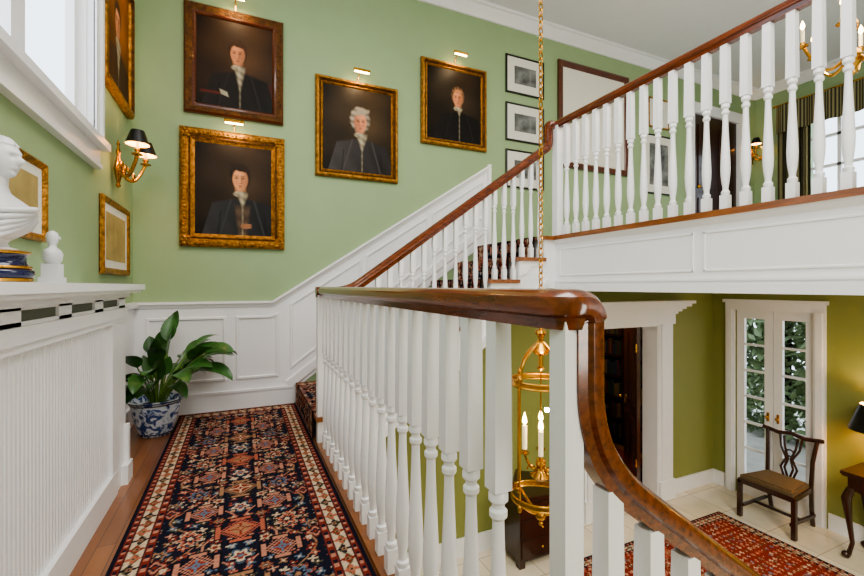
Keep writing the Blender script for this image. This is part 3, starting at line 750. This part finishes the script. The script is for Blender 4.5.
# ------------------------------------------------------------------ sconces
def sconce(pos,rot,name,power=4):
    mb=MB(); mb.M=Matrix.Translation(pos)@Matrix.Rotation(rot,4,'Z')
    mb.lathe([(.001,0),(.03,.01),(.018,.03),(.03,.06),(.052,.12),(.03,.18),(.018,.21),(.028,.24),(.012,.27),(.02,.29),(.001,.32)],(0,-.03,-.16),M_BRASS,14,sy=.5)
    bl=[]
    for s in (-1,1):
        pth=[]
        for k in range(15):
            t=k/14
            pth.append((s*(.02+.11*t),-.03-.13*t,-.02-.09*math.sin(PI*t)+.06*t*t))
        mb.tube(pth,.011,M_BRASS,8)
        mb.tube([(s*(.05+.035*math.cos(a)),-.06,-.03+.035*math.sin(a)) for a in np.linspace(0,5.5,14)],.008,M_BRASS,6)
        mb.tube([(s*(.08+.025*math.cos(a)),-.10,-.07+.025*math.sin(a)) for a in np.linspace(0,5.5,14)],.007,M_BRASS,6)
        x,y,z=pth[-1]
        mb.lathe([(.006,0),(.032,.008),(.034,.014),(.012,.02),(.012,.03),(.018,.036),(.018,.045),(.009,.05)],(x,y,z-.01),M_BRASS,14)
        mb.lathe([(.009,0),(.009,.06),(.001,.061)],(x,y,z+.035),M_CANDLE,10)
        mb.lathe([(.001,0),(.012,.01),(.010,.03),(.001,.05)],(x,y,z+.095),M_BULB,10)
        n=20; vs=[]
        for r,h in ((.068,.065),(.038,.155)):
            for k in range(n): vs.append((x+r*math.cos(2*PI*k/n),y+r*math.sin(2*PI*k/n),z+h))
        for r,h in ((.066,.065),(.036,.155)):
            for k in range(n): vs.append((x+r*math.cos(2*PI*k/n),y+r*math.sin(2*PI*k/n),z+h))
        mb.add(vs,[(k,(k+1)%n,(k+1)%n+n,k+n) for k in range(n)],M_BLACK,True)
        mb.add(vs,[(2*n+k,2*n+(k+1)%n,3*n+(k+1)%n,3*n+k) for k in range(n)],M_SHADEIN,True)
        bl.append(mb.M@Vector((x,y,z+.12)))
    p=mb.build(name)
    for b in bl:
        ld=bpy.data.lights.new('candle_bulb','POINT'); ld.energy=power; ld.color=(1,.66,.34); ld.shadow_soft_size=.012
        o=bpy.data.objects.new('candle_bulb',ld); bpy.context.scene.collection.objects.link(o); o.parent=p; o.location=b-p.location
sconce((XL+.005,3.42,1.86),PI/2,'wall_sconce',18)
sconce((7.27,YW-.005,3.1),0,'wall_sconce',8)

# ------------------------------------------------------------------ lantern on chain
mb=MB(); LX,LY=1.52,1.90; RL=.160
z=.90; k=0
while z<ZC-.06:
    ax='X' if k%2 else 'Y'
    pts=[]
    for i in range(10):
        a=2*PI*i/10; dx=.012*math.cos(a); dz=.022*math.sin(a)
        pts.append((LX+(dx if ax=='Y' else 0),LY+(dx if ax=='X' else 0),z+dz))
    mb.tube(pts,.0036,M_BRASS,5,closed=True,up=(1,1,0)); z+=.034; k+=1
mb.lathe([(.001,0),(.05,.01),(.06,.04),(.065,.06)],(LX,LY,ZC-.061),M_BRASS,18)
mb.tube(circ((LX,LY,.86),.024,14,'Y'),.005,M_BRASS,6,closed=True,up=(0,1,0))
mb.lathe([(.001,.10),(.012,.095),(.012,.07),(.03,.06),(.035,.045),(.02,.03),(.014,.0),(.035,-.02),(.055,-.045),(.035,-.07),(.014,-.08),(.014,-.14),(.026,-.15),(.001,-.17)],(LX,LY,.745),M_BRASS,16)
zt,zb_=.52,-.11
for zz_,rr in ((zt,RL),(zb_,RL)):
    mb.ringband((LX,LY),rr,zz_-.012,zz_+.012,M_BRASS)
    mb.tube(circ((LX,LY,zz_+.014),rr,36),.006,M_BRASS,6,closed=True); mb.tube(circ((LX,LY,zz_-.014),rr,36),.006,M_BRASS,6,closed=True)
for i in range(4):
    a=2*PI*i/4+.15; ca,sa=math.cos(a),math.sin(a)
    mb.tube([(LX+RL*ca,LY+RL*sa,zb_),(LX+RL*ca,LY+RL*sa,zt)],.006,M_BRASS,6)
    mb.ball((LX+RL*ca,LY+RL*sa,zt+.03),.015,M_BRASS,8,1.6)
    mb.ball((LX+RL*ca,LY+RL*sa,zb_-.03),.014,M_BRASS,8,1.6)
    mb.tube([(LX+(RL*(1-t)+.02*t+.03*math.sin(PI*t))*ca,LY+(RL*(1-t)+.02*t+.03*math.sin(PI*t))*sa,zt+.22*t**.8) for t in np.linspace(0,1,12)],.007,M_BRASS,6)
    mb.tube([(LX+(RL*(1-t)+.02*t)*ca,LY+(RL*(1-t)+.02*t)*sa,zb_-.09*math.sin(PI/2*t)) for t in np.linspace(0,1,10)],.007,M_BRASS,6)
mb.ball((LX,LY,zb_-.11),.030,M_BRASS,12); mb.ball((LX,LY,zb_-.155),.014,M_BRASS,8)
mb.lathe([(.012,0),(.035,.01),(.055,.03),(.03,.05),(.016,.07),(.03,.10),(.014,.12),(.001,.125)],(LX,LY,zb_+.08),M_BRASS,14)
mb.tube([(LX,LY,zb_+.17),(LX,LY,.68)],.004,M_BRASS,6)
for i in range(4):
    a=2*PI*i/4+.9; ca,sa=math.cos(a),math.sin(a)
    mb.tube([(LX+.085*t*ca,LY+.085*t*sa,zb_+.19-.06*math.sin(PI*t)+.03*t) for t in np.linspace(0,1,9)],.007,M_BRASS,6)
    mb.tube([(LX+(.05+.022*math.cos(q))*ca,LY+(.05+.022*math.cos(q))*sa,zb_+.14+.022*math.sin(q)) for q in np.linspace(0,5,10)],.005,M_BRASS,5)
    c=(LX+.085*ca,LY+.085*sa,zb_+.22)
    mb.lathe([(.004,0),(.024,.006),(.026,.012),(.01,.014),(.01,.03)],c,M_BRASS,12)
    mb.lathe([(.013,.03),(.013,.16),(.002,.165)],c,M_CANDLE,10)
    mb.lathe([(.001,.165),(.013,.18),(.011,.20),(.001,.235)],c,M_BULB,8)
p=mb.build('hanging_lantern')
g=MB(); n=36
vs=[(LX+(RL-.006)*math.cos(2*PI*i/n),LY+(RL-.006)*math.sin(2*PI*i/n),z) for z in (zb_+.01,zt-.01) for i in range(n)]
g.add(vs,[(i,(i+1)%n,(i+1)%n+n,i+n) for i in range(n)],M_GLASS,True); g.build('glass',p)
ld=bpy.data.lights.new('lantern_bulb','POINT'); ld.energy=10; ld.color=(1,.74,.42); ld.shadow_soft_size=.012
o=bpy.data.objects.new('lantern_bulb',ld); bpy.context.scene.collection.objects.link(o); o.parent=p; o.location=Vector((LX+.04,LY,.36))-p.location

mb=MB(); CX,CY,CZ=3.85,1.48,2.62
z=CZ+.45;k=0
while z<ZC-.05:
    ax=k%2
    mb.tube([(CX+(.012*math.cos(a) if ax else 0),CY+(0 if ax else .012*math.cos(a)),z+.022*math.sin(a)) for a in np.linspace(0,2*PI,9)[:-1]],.0035,M_BRASS,5,closed=True,up=(1,1,0)); z+=.036;k+=1
mb.lathe([(.001,0),(.06,.02),(.06,.05)],(CX,CY,ZC-.051),M_BRASS,16)
mb.lathe([(.001,-.12),(.02,-.1),(.012,-.08),(.05,-.03),(.06,0),(.05,.04),(.02,.07),(.015,.15),(.03,.2),(.035,.24),(.015,.28),(.012,.36),(.025,.4),(.001,.45)],(CX,CY,CZ),M_BRASS,16)
for i in range(6):
    a=2*PI*i/6+.2; ca,sa=math.cos(a),math.sin(a)
    mb.tube([(CX+(.03+.24*t)*ca,CY+(.03+.24*t)*sa,CZ+.02-.09*math.sin(PI*t*1.1)+.10*t*t) for t in np.linspace(0,1,14)],.011,M_BRASS,7)
    c=(CX+.27*ca,CY+.27*sa,CZ+.13)
    mb.lathe([(.006,0),(.035,.01),(.036,.016),(.014,.02),(.014,.04)],c,M_BRASS,12)
    mb.lathe([(.011,.04),(.011,.13),(.002,.132)],c,M_CANDLE,10)
    mb.lathe([(.001,.13),(.014,.15),(.012,.17),(.001,.20)],c,M_BULB,8)
p=mb.build('chandelier')
ld=bpy.data.lights.new('chandelier_bulb','POINT'); ld.energy=18; ld.color=(1,.76,.44); ld.shadow_soft_size=.03
o=bpy.data.objects.new('chandelier_bulb',ld); bpy.context.scene.collection.objects.link(o); o.parent=p; o.location=Vector((CX,CY+.12,CZ+.42))-p.location

# ------------------------------------------------------------------ bust
mb=MB()
BX,BY,BZ=-.655,1.66,1.06
mb.lathe([(.075,0),(.085,.004),(.085,.012)],(BX,BY,BZ),M_BRASS,28)
mb.lathe([(.083,.012),(.088,.02),(.088,.034),(.080,.04)],(BX,BY,BZ),M_BLUEP,28)
mb.lathe([(.080,.040),(.083,.043),(.083,.047),(.078,.050)],(BX,BY,BZ),M_BRASS,28)
mb.lathe([(.076,.05),(.070,.058),(.070,.078),(.076,.084)],(BX,BY,BZ),M_BLUEP,28)
mb.lathe([(.076,.084),(.080,.087),(.080,.092),(.06,.096)],(BX,BY,BZ),M_BRASS,28)
M0=mb.M
mb.M=Matrix.Translation((BX,BY,BZ))@Matrix.Rotation(math.radians(-15),4,'Z')@Matrix.Diagonal((.92,.92,.86,1))
mb.lathe([(.055,.108),(.055,.116),(.035,.122),(.03,.135),(.04,.15)],(0,0,0),M_MARBLE,24)
n=40; secs=[(.145,.035,.04,0),(.165,.055,.075,.0),(.19,.07,.115,.0),(.22,.078,.14,.0),(.25,.075,.148,-.003),(.275,.062,.135,-.006),(.295,.045,.09,-.006),(.31,.036,.052,-.004),(.33,.031,.034,.0),(.36,.030,.031,.004),(.375,.032,.032,.006)]
vs=[];fs=[]
for z,rx,ry,ox in secs:
    for i in range(n):
        a=2*PI*i/n
        fold=1+.045*math.sin(9*a+z*60)*(1 if z<.30 else 0)*(math.cos(a)>-.3)
        vs.append((ox+rx*math.cos(a)*fold,ry*math.sin(a)*fold,z))
for j in range(len(secs)-1):
    for i in range(n): fs.append((j*n+i,j*n+(i+1)%n,(j+1)*n+(i+1)%n,(j+1)*n+i))
fs.append(tuple(range(n))[::-1]); fs.append(tuple(range((len(secs)-1)*n,len(secs)*n)))
mb.add(vs,fs,M_MARBLE,True)
for q in range(5):
    mb.tube([((.056+.006*q)*math.cos(t)*1.2,(.128-.008*q)*math.sin(t),.19+.015*q+(.065-.012*q)*math.sin(t)) for t in np.linspace(-1.5,1.5,16)],.010,M_MARBLE,8,radii=[.5+.6*math.sin(PI*k/15) for k in range(16)])
nh,nv=72,56; vs=[];fs=[]; hc=(.012,0,.425)
def g_(a,b,c,d,s1,s2): return math.exp(-((a-c)/s1)**2-((b-d)/s2)**2)
for j in range(nv+1):
    ph=-PI/2+PI*j/nv
    for i in range(nh):
        th=-PI+2*PI*i/nh
        x=math.cos(ph)*math.cos(th); y=math.cos(ph)*math.sin(th); z=math.sin(ph)
        r=1.0
        r+= .32*g_(th,ph,0,-.14,.15,.19)
        r+= .12*g_(th,ph,0,.22,.55,.12)
        r-= .13*(g_(th,ph,.38,.04,.18,.13)+g_(th,ph,-.38,.04,.18,.13))
        r+= .09*g_(th,ph,0,-.50,.26,.07)
        r-= .07*g_(th,ph,0,-.63,.3,.05)
        r+= .20*g_(th,ph,0,-.85,.4,.16)
        r+= .14*(g_(th,ph,1.6,-.05,.12,.22)+g_(th,ph,-1.6,-.05,.12,.22))
        hair=1 if (ph>.6 or (abs(th)>1.85 and ph>-.6) or (abs(th)>1.2 and ph>.25)) else 0
        if hair: r+= .09+.07*math.sin(10*th+5*ph)*math.sin(12*ph+2*th)
        vs.append((hc[0]+.056*x*r,hc[1]+.047*y*r,hc[2]+.075*z*(1+.3*(r-1))))
for j in range(nv):
    for i in range(nh): fs.append((j*nh+i,j*nh+(i+1)%nh,(j+1)*nh+(i+1)%nh,(j+1)*nh+i))
mb.add(vs,fs,M_MARBLE,True)
mb.M=M0
mb.build('marble_bust',angle=60)
mb=MB(); c=(-.62,1.97,1.06)
mb.box(c[0]-.03,c[1]-.035,c[2],c[0]+.03,c[1]+.035,c[2]+.022,M_MARBLE); mb.box(c[0]-.024,c[1]-.028,c[2]+.022,c[0]+.024,c[1]+.028,c[2]+.07,M_MARBLE)
vs=[];fs=[];n=24
secs=[(.066,.018,.018),(.085,.026,.034),(.105,.028,.044),(.12,.022,.036),(.13,.012,.014),(.14,.011,.012),(.15,.016,.016),(.168,.019,.018),(.183,.014,.014),(.19,.004,.004)]
for z,rx,ry in secs:
    for i in range(n): 
        a=2*PI*i/n; vs.append((c[0]+rx*math.cos(a)*(1+.05*math.sin(6*a)),c[1]+ry*math.sin(a),c[2]+z))
for j in range(len(secs)-1):
    for i in range(n): fs.append((j*n+i,j*n+(i+1)%n,(j+1)*n+(i+1)%n,(j+1)*n+i))
mb.add(vs,fs,M_MARBLE,True); mb.ball((c[0]+.02,c[1],c[2]+.163),.005,M_MARBLE,6)
mb.build('marble_figurine',angle=60)

# ------------------------------------------------------------------ potted plant
PX,PY=-.545,3.56
mb=MB(); mb.lathe([(.001,.0),(.095,.0),(.10,.01),(.125,.08),(.146,.17),(.153,.21),(.148,.225),(.163,.235),(.166,.25),(.153,.255),(.146,.245),(.141,.21),(.001,.205)],(PX,PY,0.0),M_WHITE,32)
pm=bpy.data.materials.new('blue_white_porcelain'); pm.use_nodes=True
nt=pm.node_tree; b=nt.nodes['Principled BSDF']; tc=nt.nodes.new('ShaderNodeTexCoord')
n1=nt.nodes.new('ShaderNodeTexNoise'); n1.inputs['Scale'].default_value=16; n1.inputs['Detail'].default_value=6; n1.inputs['Distortion'].default_value=1.5
nt.links.new(tc.outputs['Object'],n1.inputs['Vector'])
r=nt.nodes.new('ShaderNodeValToRGB'); r.color_ramp.elements[0].position=.42; r.color_ramp.elements[0].color=lin(50,76,130); r.color_ramp.elements[1].position=.52; r.color_ramp.elements[1].color=lin(206,216,228)
nt.links.new(n1.outputs['Fac'],r.inputs['Fac']); nt.links.new(r.outputs['Color'],b.inputs['Base Color']); b.inputs['Roughness'].default_value=.12
mb.mats=[pm]
for zz_,rr in ((.245,.166),(.228,.156),(.02,.104)):
    mb.tube(circ((PX,PY,zz_),rr,32),.004,M_BLUEP,6,closed=True)
mb.lathe([(.001,0),(.14,.0),(.14,.004)],(PX,PY,.205),M_SOIL,24)
def leaf(mb,base,az,length,lean,stem,wd):
    d=Vector((math.cos(az),math.sin(az),0)); s=Vector((-math.sin(az),math.cos(az),0))
    p=Vector(base); pts=[p.copy()]; ang=math.radians(84-lean*.45)
    for k in range(6):
        p=p+(d*math.cos(ang)+Vector((0,0,1))*math.sin(ang))*stem/6; ang-=math.radians(lean*.11); pts.append(p.copy())
    mb.tube([tuple(q) for q in pts],.0045,M_STEM,5)
    N=9; vs=[];fs=[]
    roll=random.uniform(-.7,.7)
    for k in range(N+1):
        t=k/N; w_=wd*(math.sin(PI*t**.8)**.75)*(1-.1*t)+.001
        up=(-d*math.sin(ang)+Vector((0,0,1))*math.cos(ang))
        sv=(s*math.cos(roll)+up*math.sin(roll))
        for q,h in ((-1,.22),(-.5,.08),(0,-.0),(.5,.08),(1,.22)):
            vs.append(tuple(p+sv*w_*q+up*w_*h))
        p=p+(d*math.cos(ang)+Vector((0,0,1))*math.sin(ang))*length/N; ang-=math.radians(lean*.16)
    for k in range(N):
        for q in range(4): fs.append((k*5+q,k*5+q+1,k*5+q+6,k*5+q+5))
    mb.add(vs,fs,M_LEAF,True)
for i in range(52):
    az=random.uniform(-2.2,1.3) if i%4 else random.uniform(0,2*PI)
    ln=random.uniform(.20,.29); st=random.uniform(.16,.38); le=random.uniform(18,58)
    if math.cos(az)>.3 : st*=1.32; le=random.uniform(34,60)
    ex=PX+math.cos(az)*(st*.55+ln); ey=PY+math.sin(az)*(st*.55+ln)
    if ex<XL+.05: le=random.uniform(4,10); ln*=.7; az=az if math.cos(az)>-.6 else random.uniform(-1.2,1.2)
    if ey>YW-.06: le=random.uniform(4,12); ln*=.75
    ra=random.uniform(0,.05)
    leaf(mb,(PX+ra*math.cos(az),PY+ra*math.sin(az),.205),az,ln,le,st,random.uniform(.038,.058))
mb.v=[(max(x,XL+.05),min(y,YW-.05),z) for x,y,z in mb.v]
mb.build('potted_plant',angle=80)

# ------------------------------------------------------------------ foyer furniture
mb=MB(); mb.M=Matrix.Translation((5.20,2.60,ZF))@Matrix.Rotation(math.radians(180),4,'Z')
mb.prism([(.24,-.26),(.24,.26),(-.20,.21),(-.20,-.21)],'Z',.37,.42,M_DARKW)
mb.prism([(.225,-.245),(.225,.245),(-.18,.195),(-.18,-.195)],'Z',.42,.455,M_SEAT)
mb.prism([(.20,-.22),(.20,.22),(-.16,.17),(-.16,-.17)],'Z',.455,.468,M_SEAT)
for s in (-1,1):
    mb.box(.20,s*.25-.02,0.001,.24,s*.25+.02,.40,M_DARKW)
    mb.tube([(-.26,s*.19,0.002),(-.22,s*.195,.2),(-.20,s*.20,.42),(-.22,s*.205,.68),(-.26,s*.225,.89)],.021,M_DARKW,6)
    mb.box(-.22,s*.22-.011,.12,.22,s*.22+.011,.15,M_DARKW)
    for o_ in (.015,.05):
        mb.tube([(-.20,s*o_*.9,.45),(-.205,s*(o_+.025),.54),(-.215,s*(o_*.5+.005),.64),(-.235,s*(o_+.035),.75),(-.25,s*(o_+.05),.87)],.012,M_DARKW,6)
mb.box(.0,-.21,.12,.025,.21,.145,M_DARKW)
mb.tube([(-.255,-.275,.91),(-.265,-.22,.90),(-.26,-.12,.885),(-.258,0,.91),(-.26,.12,.885),(-.265,.22,.90),(-.255,.275,.91)],.022,M_DARKW,8)
mb.tube(circ((-.228,0,.70),.035,14,'X'),.009,M_DARKW,6,closed=True,up=(1,0,0))
mb.build('dining_chair')
mb=MB(); x0,x1,y0,y1=5.10,5.50,1.10,2.02; zt=ZF+.80
mb.box(x0-.02,y0-.02,zt-.03,x1,y1+.02,zt,M_DARKW); mb.box(x0-.01,y0-.01,zt-.045,x1,y1+.01,zt-.03,M_DARKW)
mb.box(x0+.02,y0+.02,zt-.17,x1-.01,y1-.02,zt-.045,M_DARKW)
mb.prism([(y0+.08,zt-.17),(y1-.08,zt-.17),(y1-.2,zt-.20),((y0+y1)/2,zt-.25),(y0+.2,zt-.20)],'X',x0+.02,x0+.04,M_DARKW)
for x,sx in ((x0+.03,-1),(x1-.04,1)):
    for y,sy in ((y0+.04,-1),(y1-.04,1)):
        pth=[(x,y,zt-.15),(x+(-.02 if sx<0 else 0),y+.025*sy,zt-.25),(x+(-.01 if sx<0 else 0),y+.01*sy,zt-.45),(x,y-.01*sy,zt-.65),(x+(-.015 if sx<0 else 0),y+.01*sy,zt-.76),(x+(-.03 if sx<0 else 0),y+.025*sy,ZF+.018)]
        mb.tube(pth,.024,M_DARKW,8,radii=[1.3,1.6,1.0,.75,.8,1.0])
        mb.ball((pth[-1][0],pth[-1][1],ZF+.034),.033,M_DARKW,10)
mb.build('console_table')
mb=MB(); c=(5.30,1.87,zt)
mb.lathe([(.07,0.0),(.07,.015),(.03,.03),(.02,.06),(.05,.11),(.06,.16),(.045,.22),(.018,.26),(.012,.34),(.012,.42)],c,M_BRASS,20)
n=28;vs=[]
for r,h in ((.19,.38),(.11,.62),(.187,.38),(.107,.62)):
    for k in range(n): vs.append((c[0]+r*math.cos(2*PI*k/n),c[1]+r*math.sin(2*PI*k/n),c[2]+h))
mb.add(vs,[(k,(k+1)%n,(k+1)%n+n,k+n) for k in range(n)],M_BLACK,True)
mb.add(vs,[(2*n+k,2*n+(k+1)%n,3*n+(k+1)%n,3*n+k) for k in range(n)],M_SHADEIN,True)
mb.ball((c[0],c[1],c[2]+.47),.03,M_BULB,10); mb.tube([(c[0],c[1],c[2]+.42),(c[0],c[1],c[2]+.64)],.004,M_BRASS,6); 
for k in range(3):
    a=k*2*PI/3; mb.tube([(c[0],c[1],c[2]+.61),(c[0]+.108*math.cos(a),c[1]+.108*math.sin(a),c[2]+.615)],.002,M_BRASS,5)
p=mb.build('table_lamp')
ld=bpy.data.lights.new('lamp_bulb','POINT'); ld.energy=12; ld.color=(1,.75,.45); ld.shadow_soft_size=.03
o=bpy.data.objects.new('lamp_bulb',ld); bpy.context.scene.collection.objects.link(o); o.parent=p; o.location=Vector((c[0],c[1],c[2]+.55))-p.location
mb=MB(); x0,x1,y0,y1=2.25,2.72,3.10,3.46
mb.box(x0,y0,ZF+.06,x1,y1,ZF+.62,M_DARKW); mb.box(x0-.02,y0-.02,ZF+.62,x1+.02,y1,ZF+.65,M_DARKW)
for k in range(3):
    mb.box(x0+.02,y0-.01,ZF+.09+k*.175,x1-.02,y0,ZF+.245+k*.175,M_DARKW); mb.ball(((x0+x1)/2,y0-.02,ZF+.165+k*.175),.012,M_BRASS,8)
for x in (x0,x1-.06): 
    for y in (y0,y1-.06): mb.box(x,y,ZF+.0005,x+.06,y+.06,ZF+.06,M_DARKW)
mb.build('chest_of_drawers')
mb=MB()
bx0,bx1=5.48,5.79
ysb=(4.2,4.85,5.5,6.12)
mb.box(bx0,4.2,ZF,bx1,6.16,ZF+.08,M_DARKW)
for y in ysb: mb.box(bx0,y,ZF,bx1,y+.04,ZF+2.1,M_DARKW)
for k in range(7): mb.box(bx0,4.2,ZF+.05+k*.33,bx1,6.16,ZF+.08+k*.33,M_DARKW)
mb.box(bx1-.02,4.2,ZF,bx1,6.16,ZF+2.1,M_DARKW)
bm_=[mat('book_%d'%i,c,.7) for i,c in enumerate((lin(84,30,24),lin(40,54,38),lin(104,80,50),lin(38,42,62)))]
for k in range(6):
    y=4.25
    while y<6.08:
        wb=random.uniform(.02,.05); hb=random.uniform(.18,.26)
        if not any(abs(y+wb/2-q-.02)<.05 for q in ysb): mb.box(bx0+.05,y,ZF+.081+k*.33,bx1-.04,y+wb,ZF+.08+k*.33+hb,random.choice(bm_))
        y+=wb+.002
mb.build('bookcase')
mb=MB(); mb.M=Matrix.Translation((4.85,5.15,ZF))@Matrix.Rotation(math.radians(-60),4,'Z')
M_LEA=mat('dark_leather',lin(60,50,56),.4)
mb.box(-.32,-.34,.12,.32,.3,.42,M_LEA); mb.box(-.25,-.3,.42,.25,.24,.50,M_LEA)
mb.prism([(.2,.15),(.34,.15),(.42,.95),(.30,.95)],'X',-.3,.3,M_LEA)
for s in (-1,1): mb.prism([(s*.33-.06,.15),(s*.33+.06,.15),(s*.33+.07,.62),(s*.33,.66),(s*.33-.07,.62)],'Y',-.32,.28,M_LEA)
for x in (-.28,.28):
    for y in (-.28,.26): mb.lathe([(.02,0.013),(.03,.12)],(x,y,0),M_DARKW,10)
mb.build('armchair')
w('study_rug',[(3.3,3.9,ZF+.0,5.3,5.9,ZF+.012)],M_RED)

mb=MB(); vs=[];fs=[]
for i in range(9500):
    x=random.uniform(7.9,8.7); y=random.uniform(2.4,6.6); z=ZF+random.uniform(0,1)**.85*3.0
    a=Vector((random.uniform(-1,1),random.uniform(-1,1),random.uniform(-1,1))).normalized(); b_=a.cross(Vector((random.uniform(-1,1),random.uniform(-1,1),1))).normalized()
    r_=random.uniform(.06,.12); c_=Vector((x,y,z)); k=len(vs)
    vs+= [tuple(c_-a*r_),tuple(c_+b_*r_*.5),tuple(c_+a*r_),tuple(c_-b_*r_*.5)]; fs.append((k,k+1,k+2,k+3))
mb.add(vs,fs,M_HEDGE)
mb.tube([(8.3,4,ZF-.02),(8.3,4,ZF+2)],.05,M_DARKW)
mb.v=[(x,y,max(z,ZF-.02)) for x,y,z in mb.v]
mb.build('garden_hedge')

# ------------------------------------------------------------------ lights
def area(name,loc,rot,sx,sy,pw,col=(1,1,1)):
    l=bpy.data.lights.new(name,'AREA'); l.shape='RECTANGLE'; l.size=sx; l.size_y=sy; l.energy=pw; l.color=col
    o=bpy.data.objects.new(name,l); bpy.context.scene.collection.objects.link(o); o.location=loc; o.rotation_euler=rot
    return o
area('room_fill',(1.0,.9,4.0),(0,0,0),1.8,1.8,82,(1,.96,.92))  # added soft fill high in the stairwell, no fixture modelled
area('room_fill',(4.6,.6,4.0),(0,0,0),2.0,1.6,60,(1,.94,.86))  # added fill for the upper hall, not a real fixture
area('room_fill',(-.1,-1.6,3.2),(math.radians(60),0,math.radians(-15)),1.4,1.2,48,(1,.96,.92))  # added corridor fill behind the camera
area('foyer_fill',(3.4,.5,.98),(0,0,0),1.0,1.0,66,(1,.93,.82))  # added fill under the balcony slab to brighten the foyer
area('foyer_fill',(1.5,-1.6,.9),(math.radians(70),0,math.radians(-35)),1.2,1.0,40,(1,.93,.83))  # second added foyer fill, out of view and tilted inwards
area('study_fill',(4.2,4.6,.95),(0,0,0),.5,.5,16,(1,.85,.65))  # added fill so the study doorway is less dark

wd=bpy.data.worlds.new('sky_world'); bpy.context.scene.world=wd; wd.use_nodes=True
nt=wd.node_tree; bg=nt.nodes['Background']; bg.inputs['Color'].default_value=(.78,.88,1,1); bg.inputs['Strength'].default_value=3.0
try:
    bpy.context.scene.view_settings.look='AgX - Medium High Contrast'
except Exception as e: print(e)

# ------------------------------------------------------------------ camera
cd=bpy.data.cameras.new('camera'); cam=bpy.data.objects.new('camera',cd); bpy.context.scene.collection.objects.link(cam)
cd.sensor_width=36; cd.lens=425/864*36; cd.shift_y=-2/864; cd.clip_start=.02
cam.location=(0,0,1.05); cam.rotation_euler=(PI/2,0,-math.radians(24.3))
bpy.context.scene.camera=cam
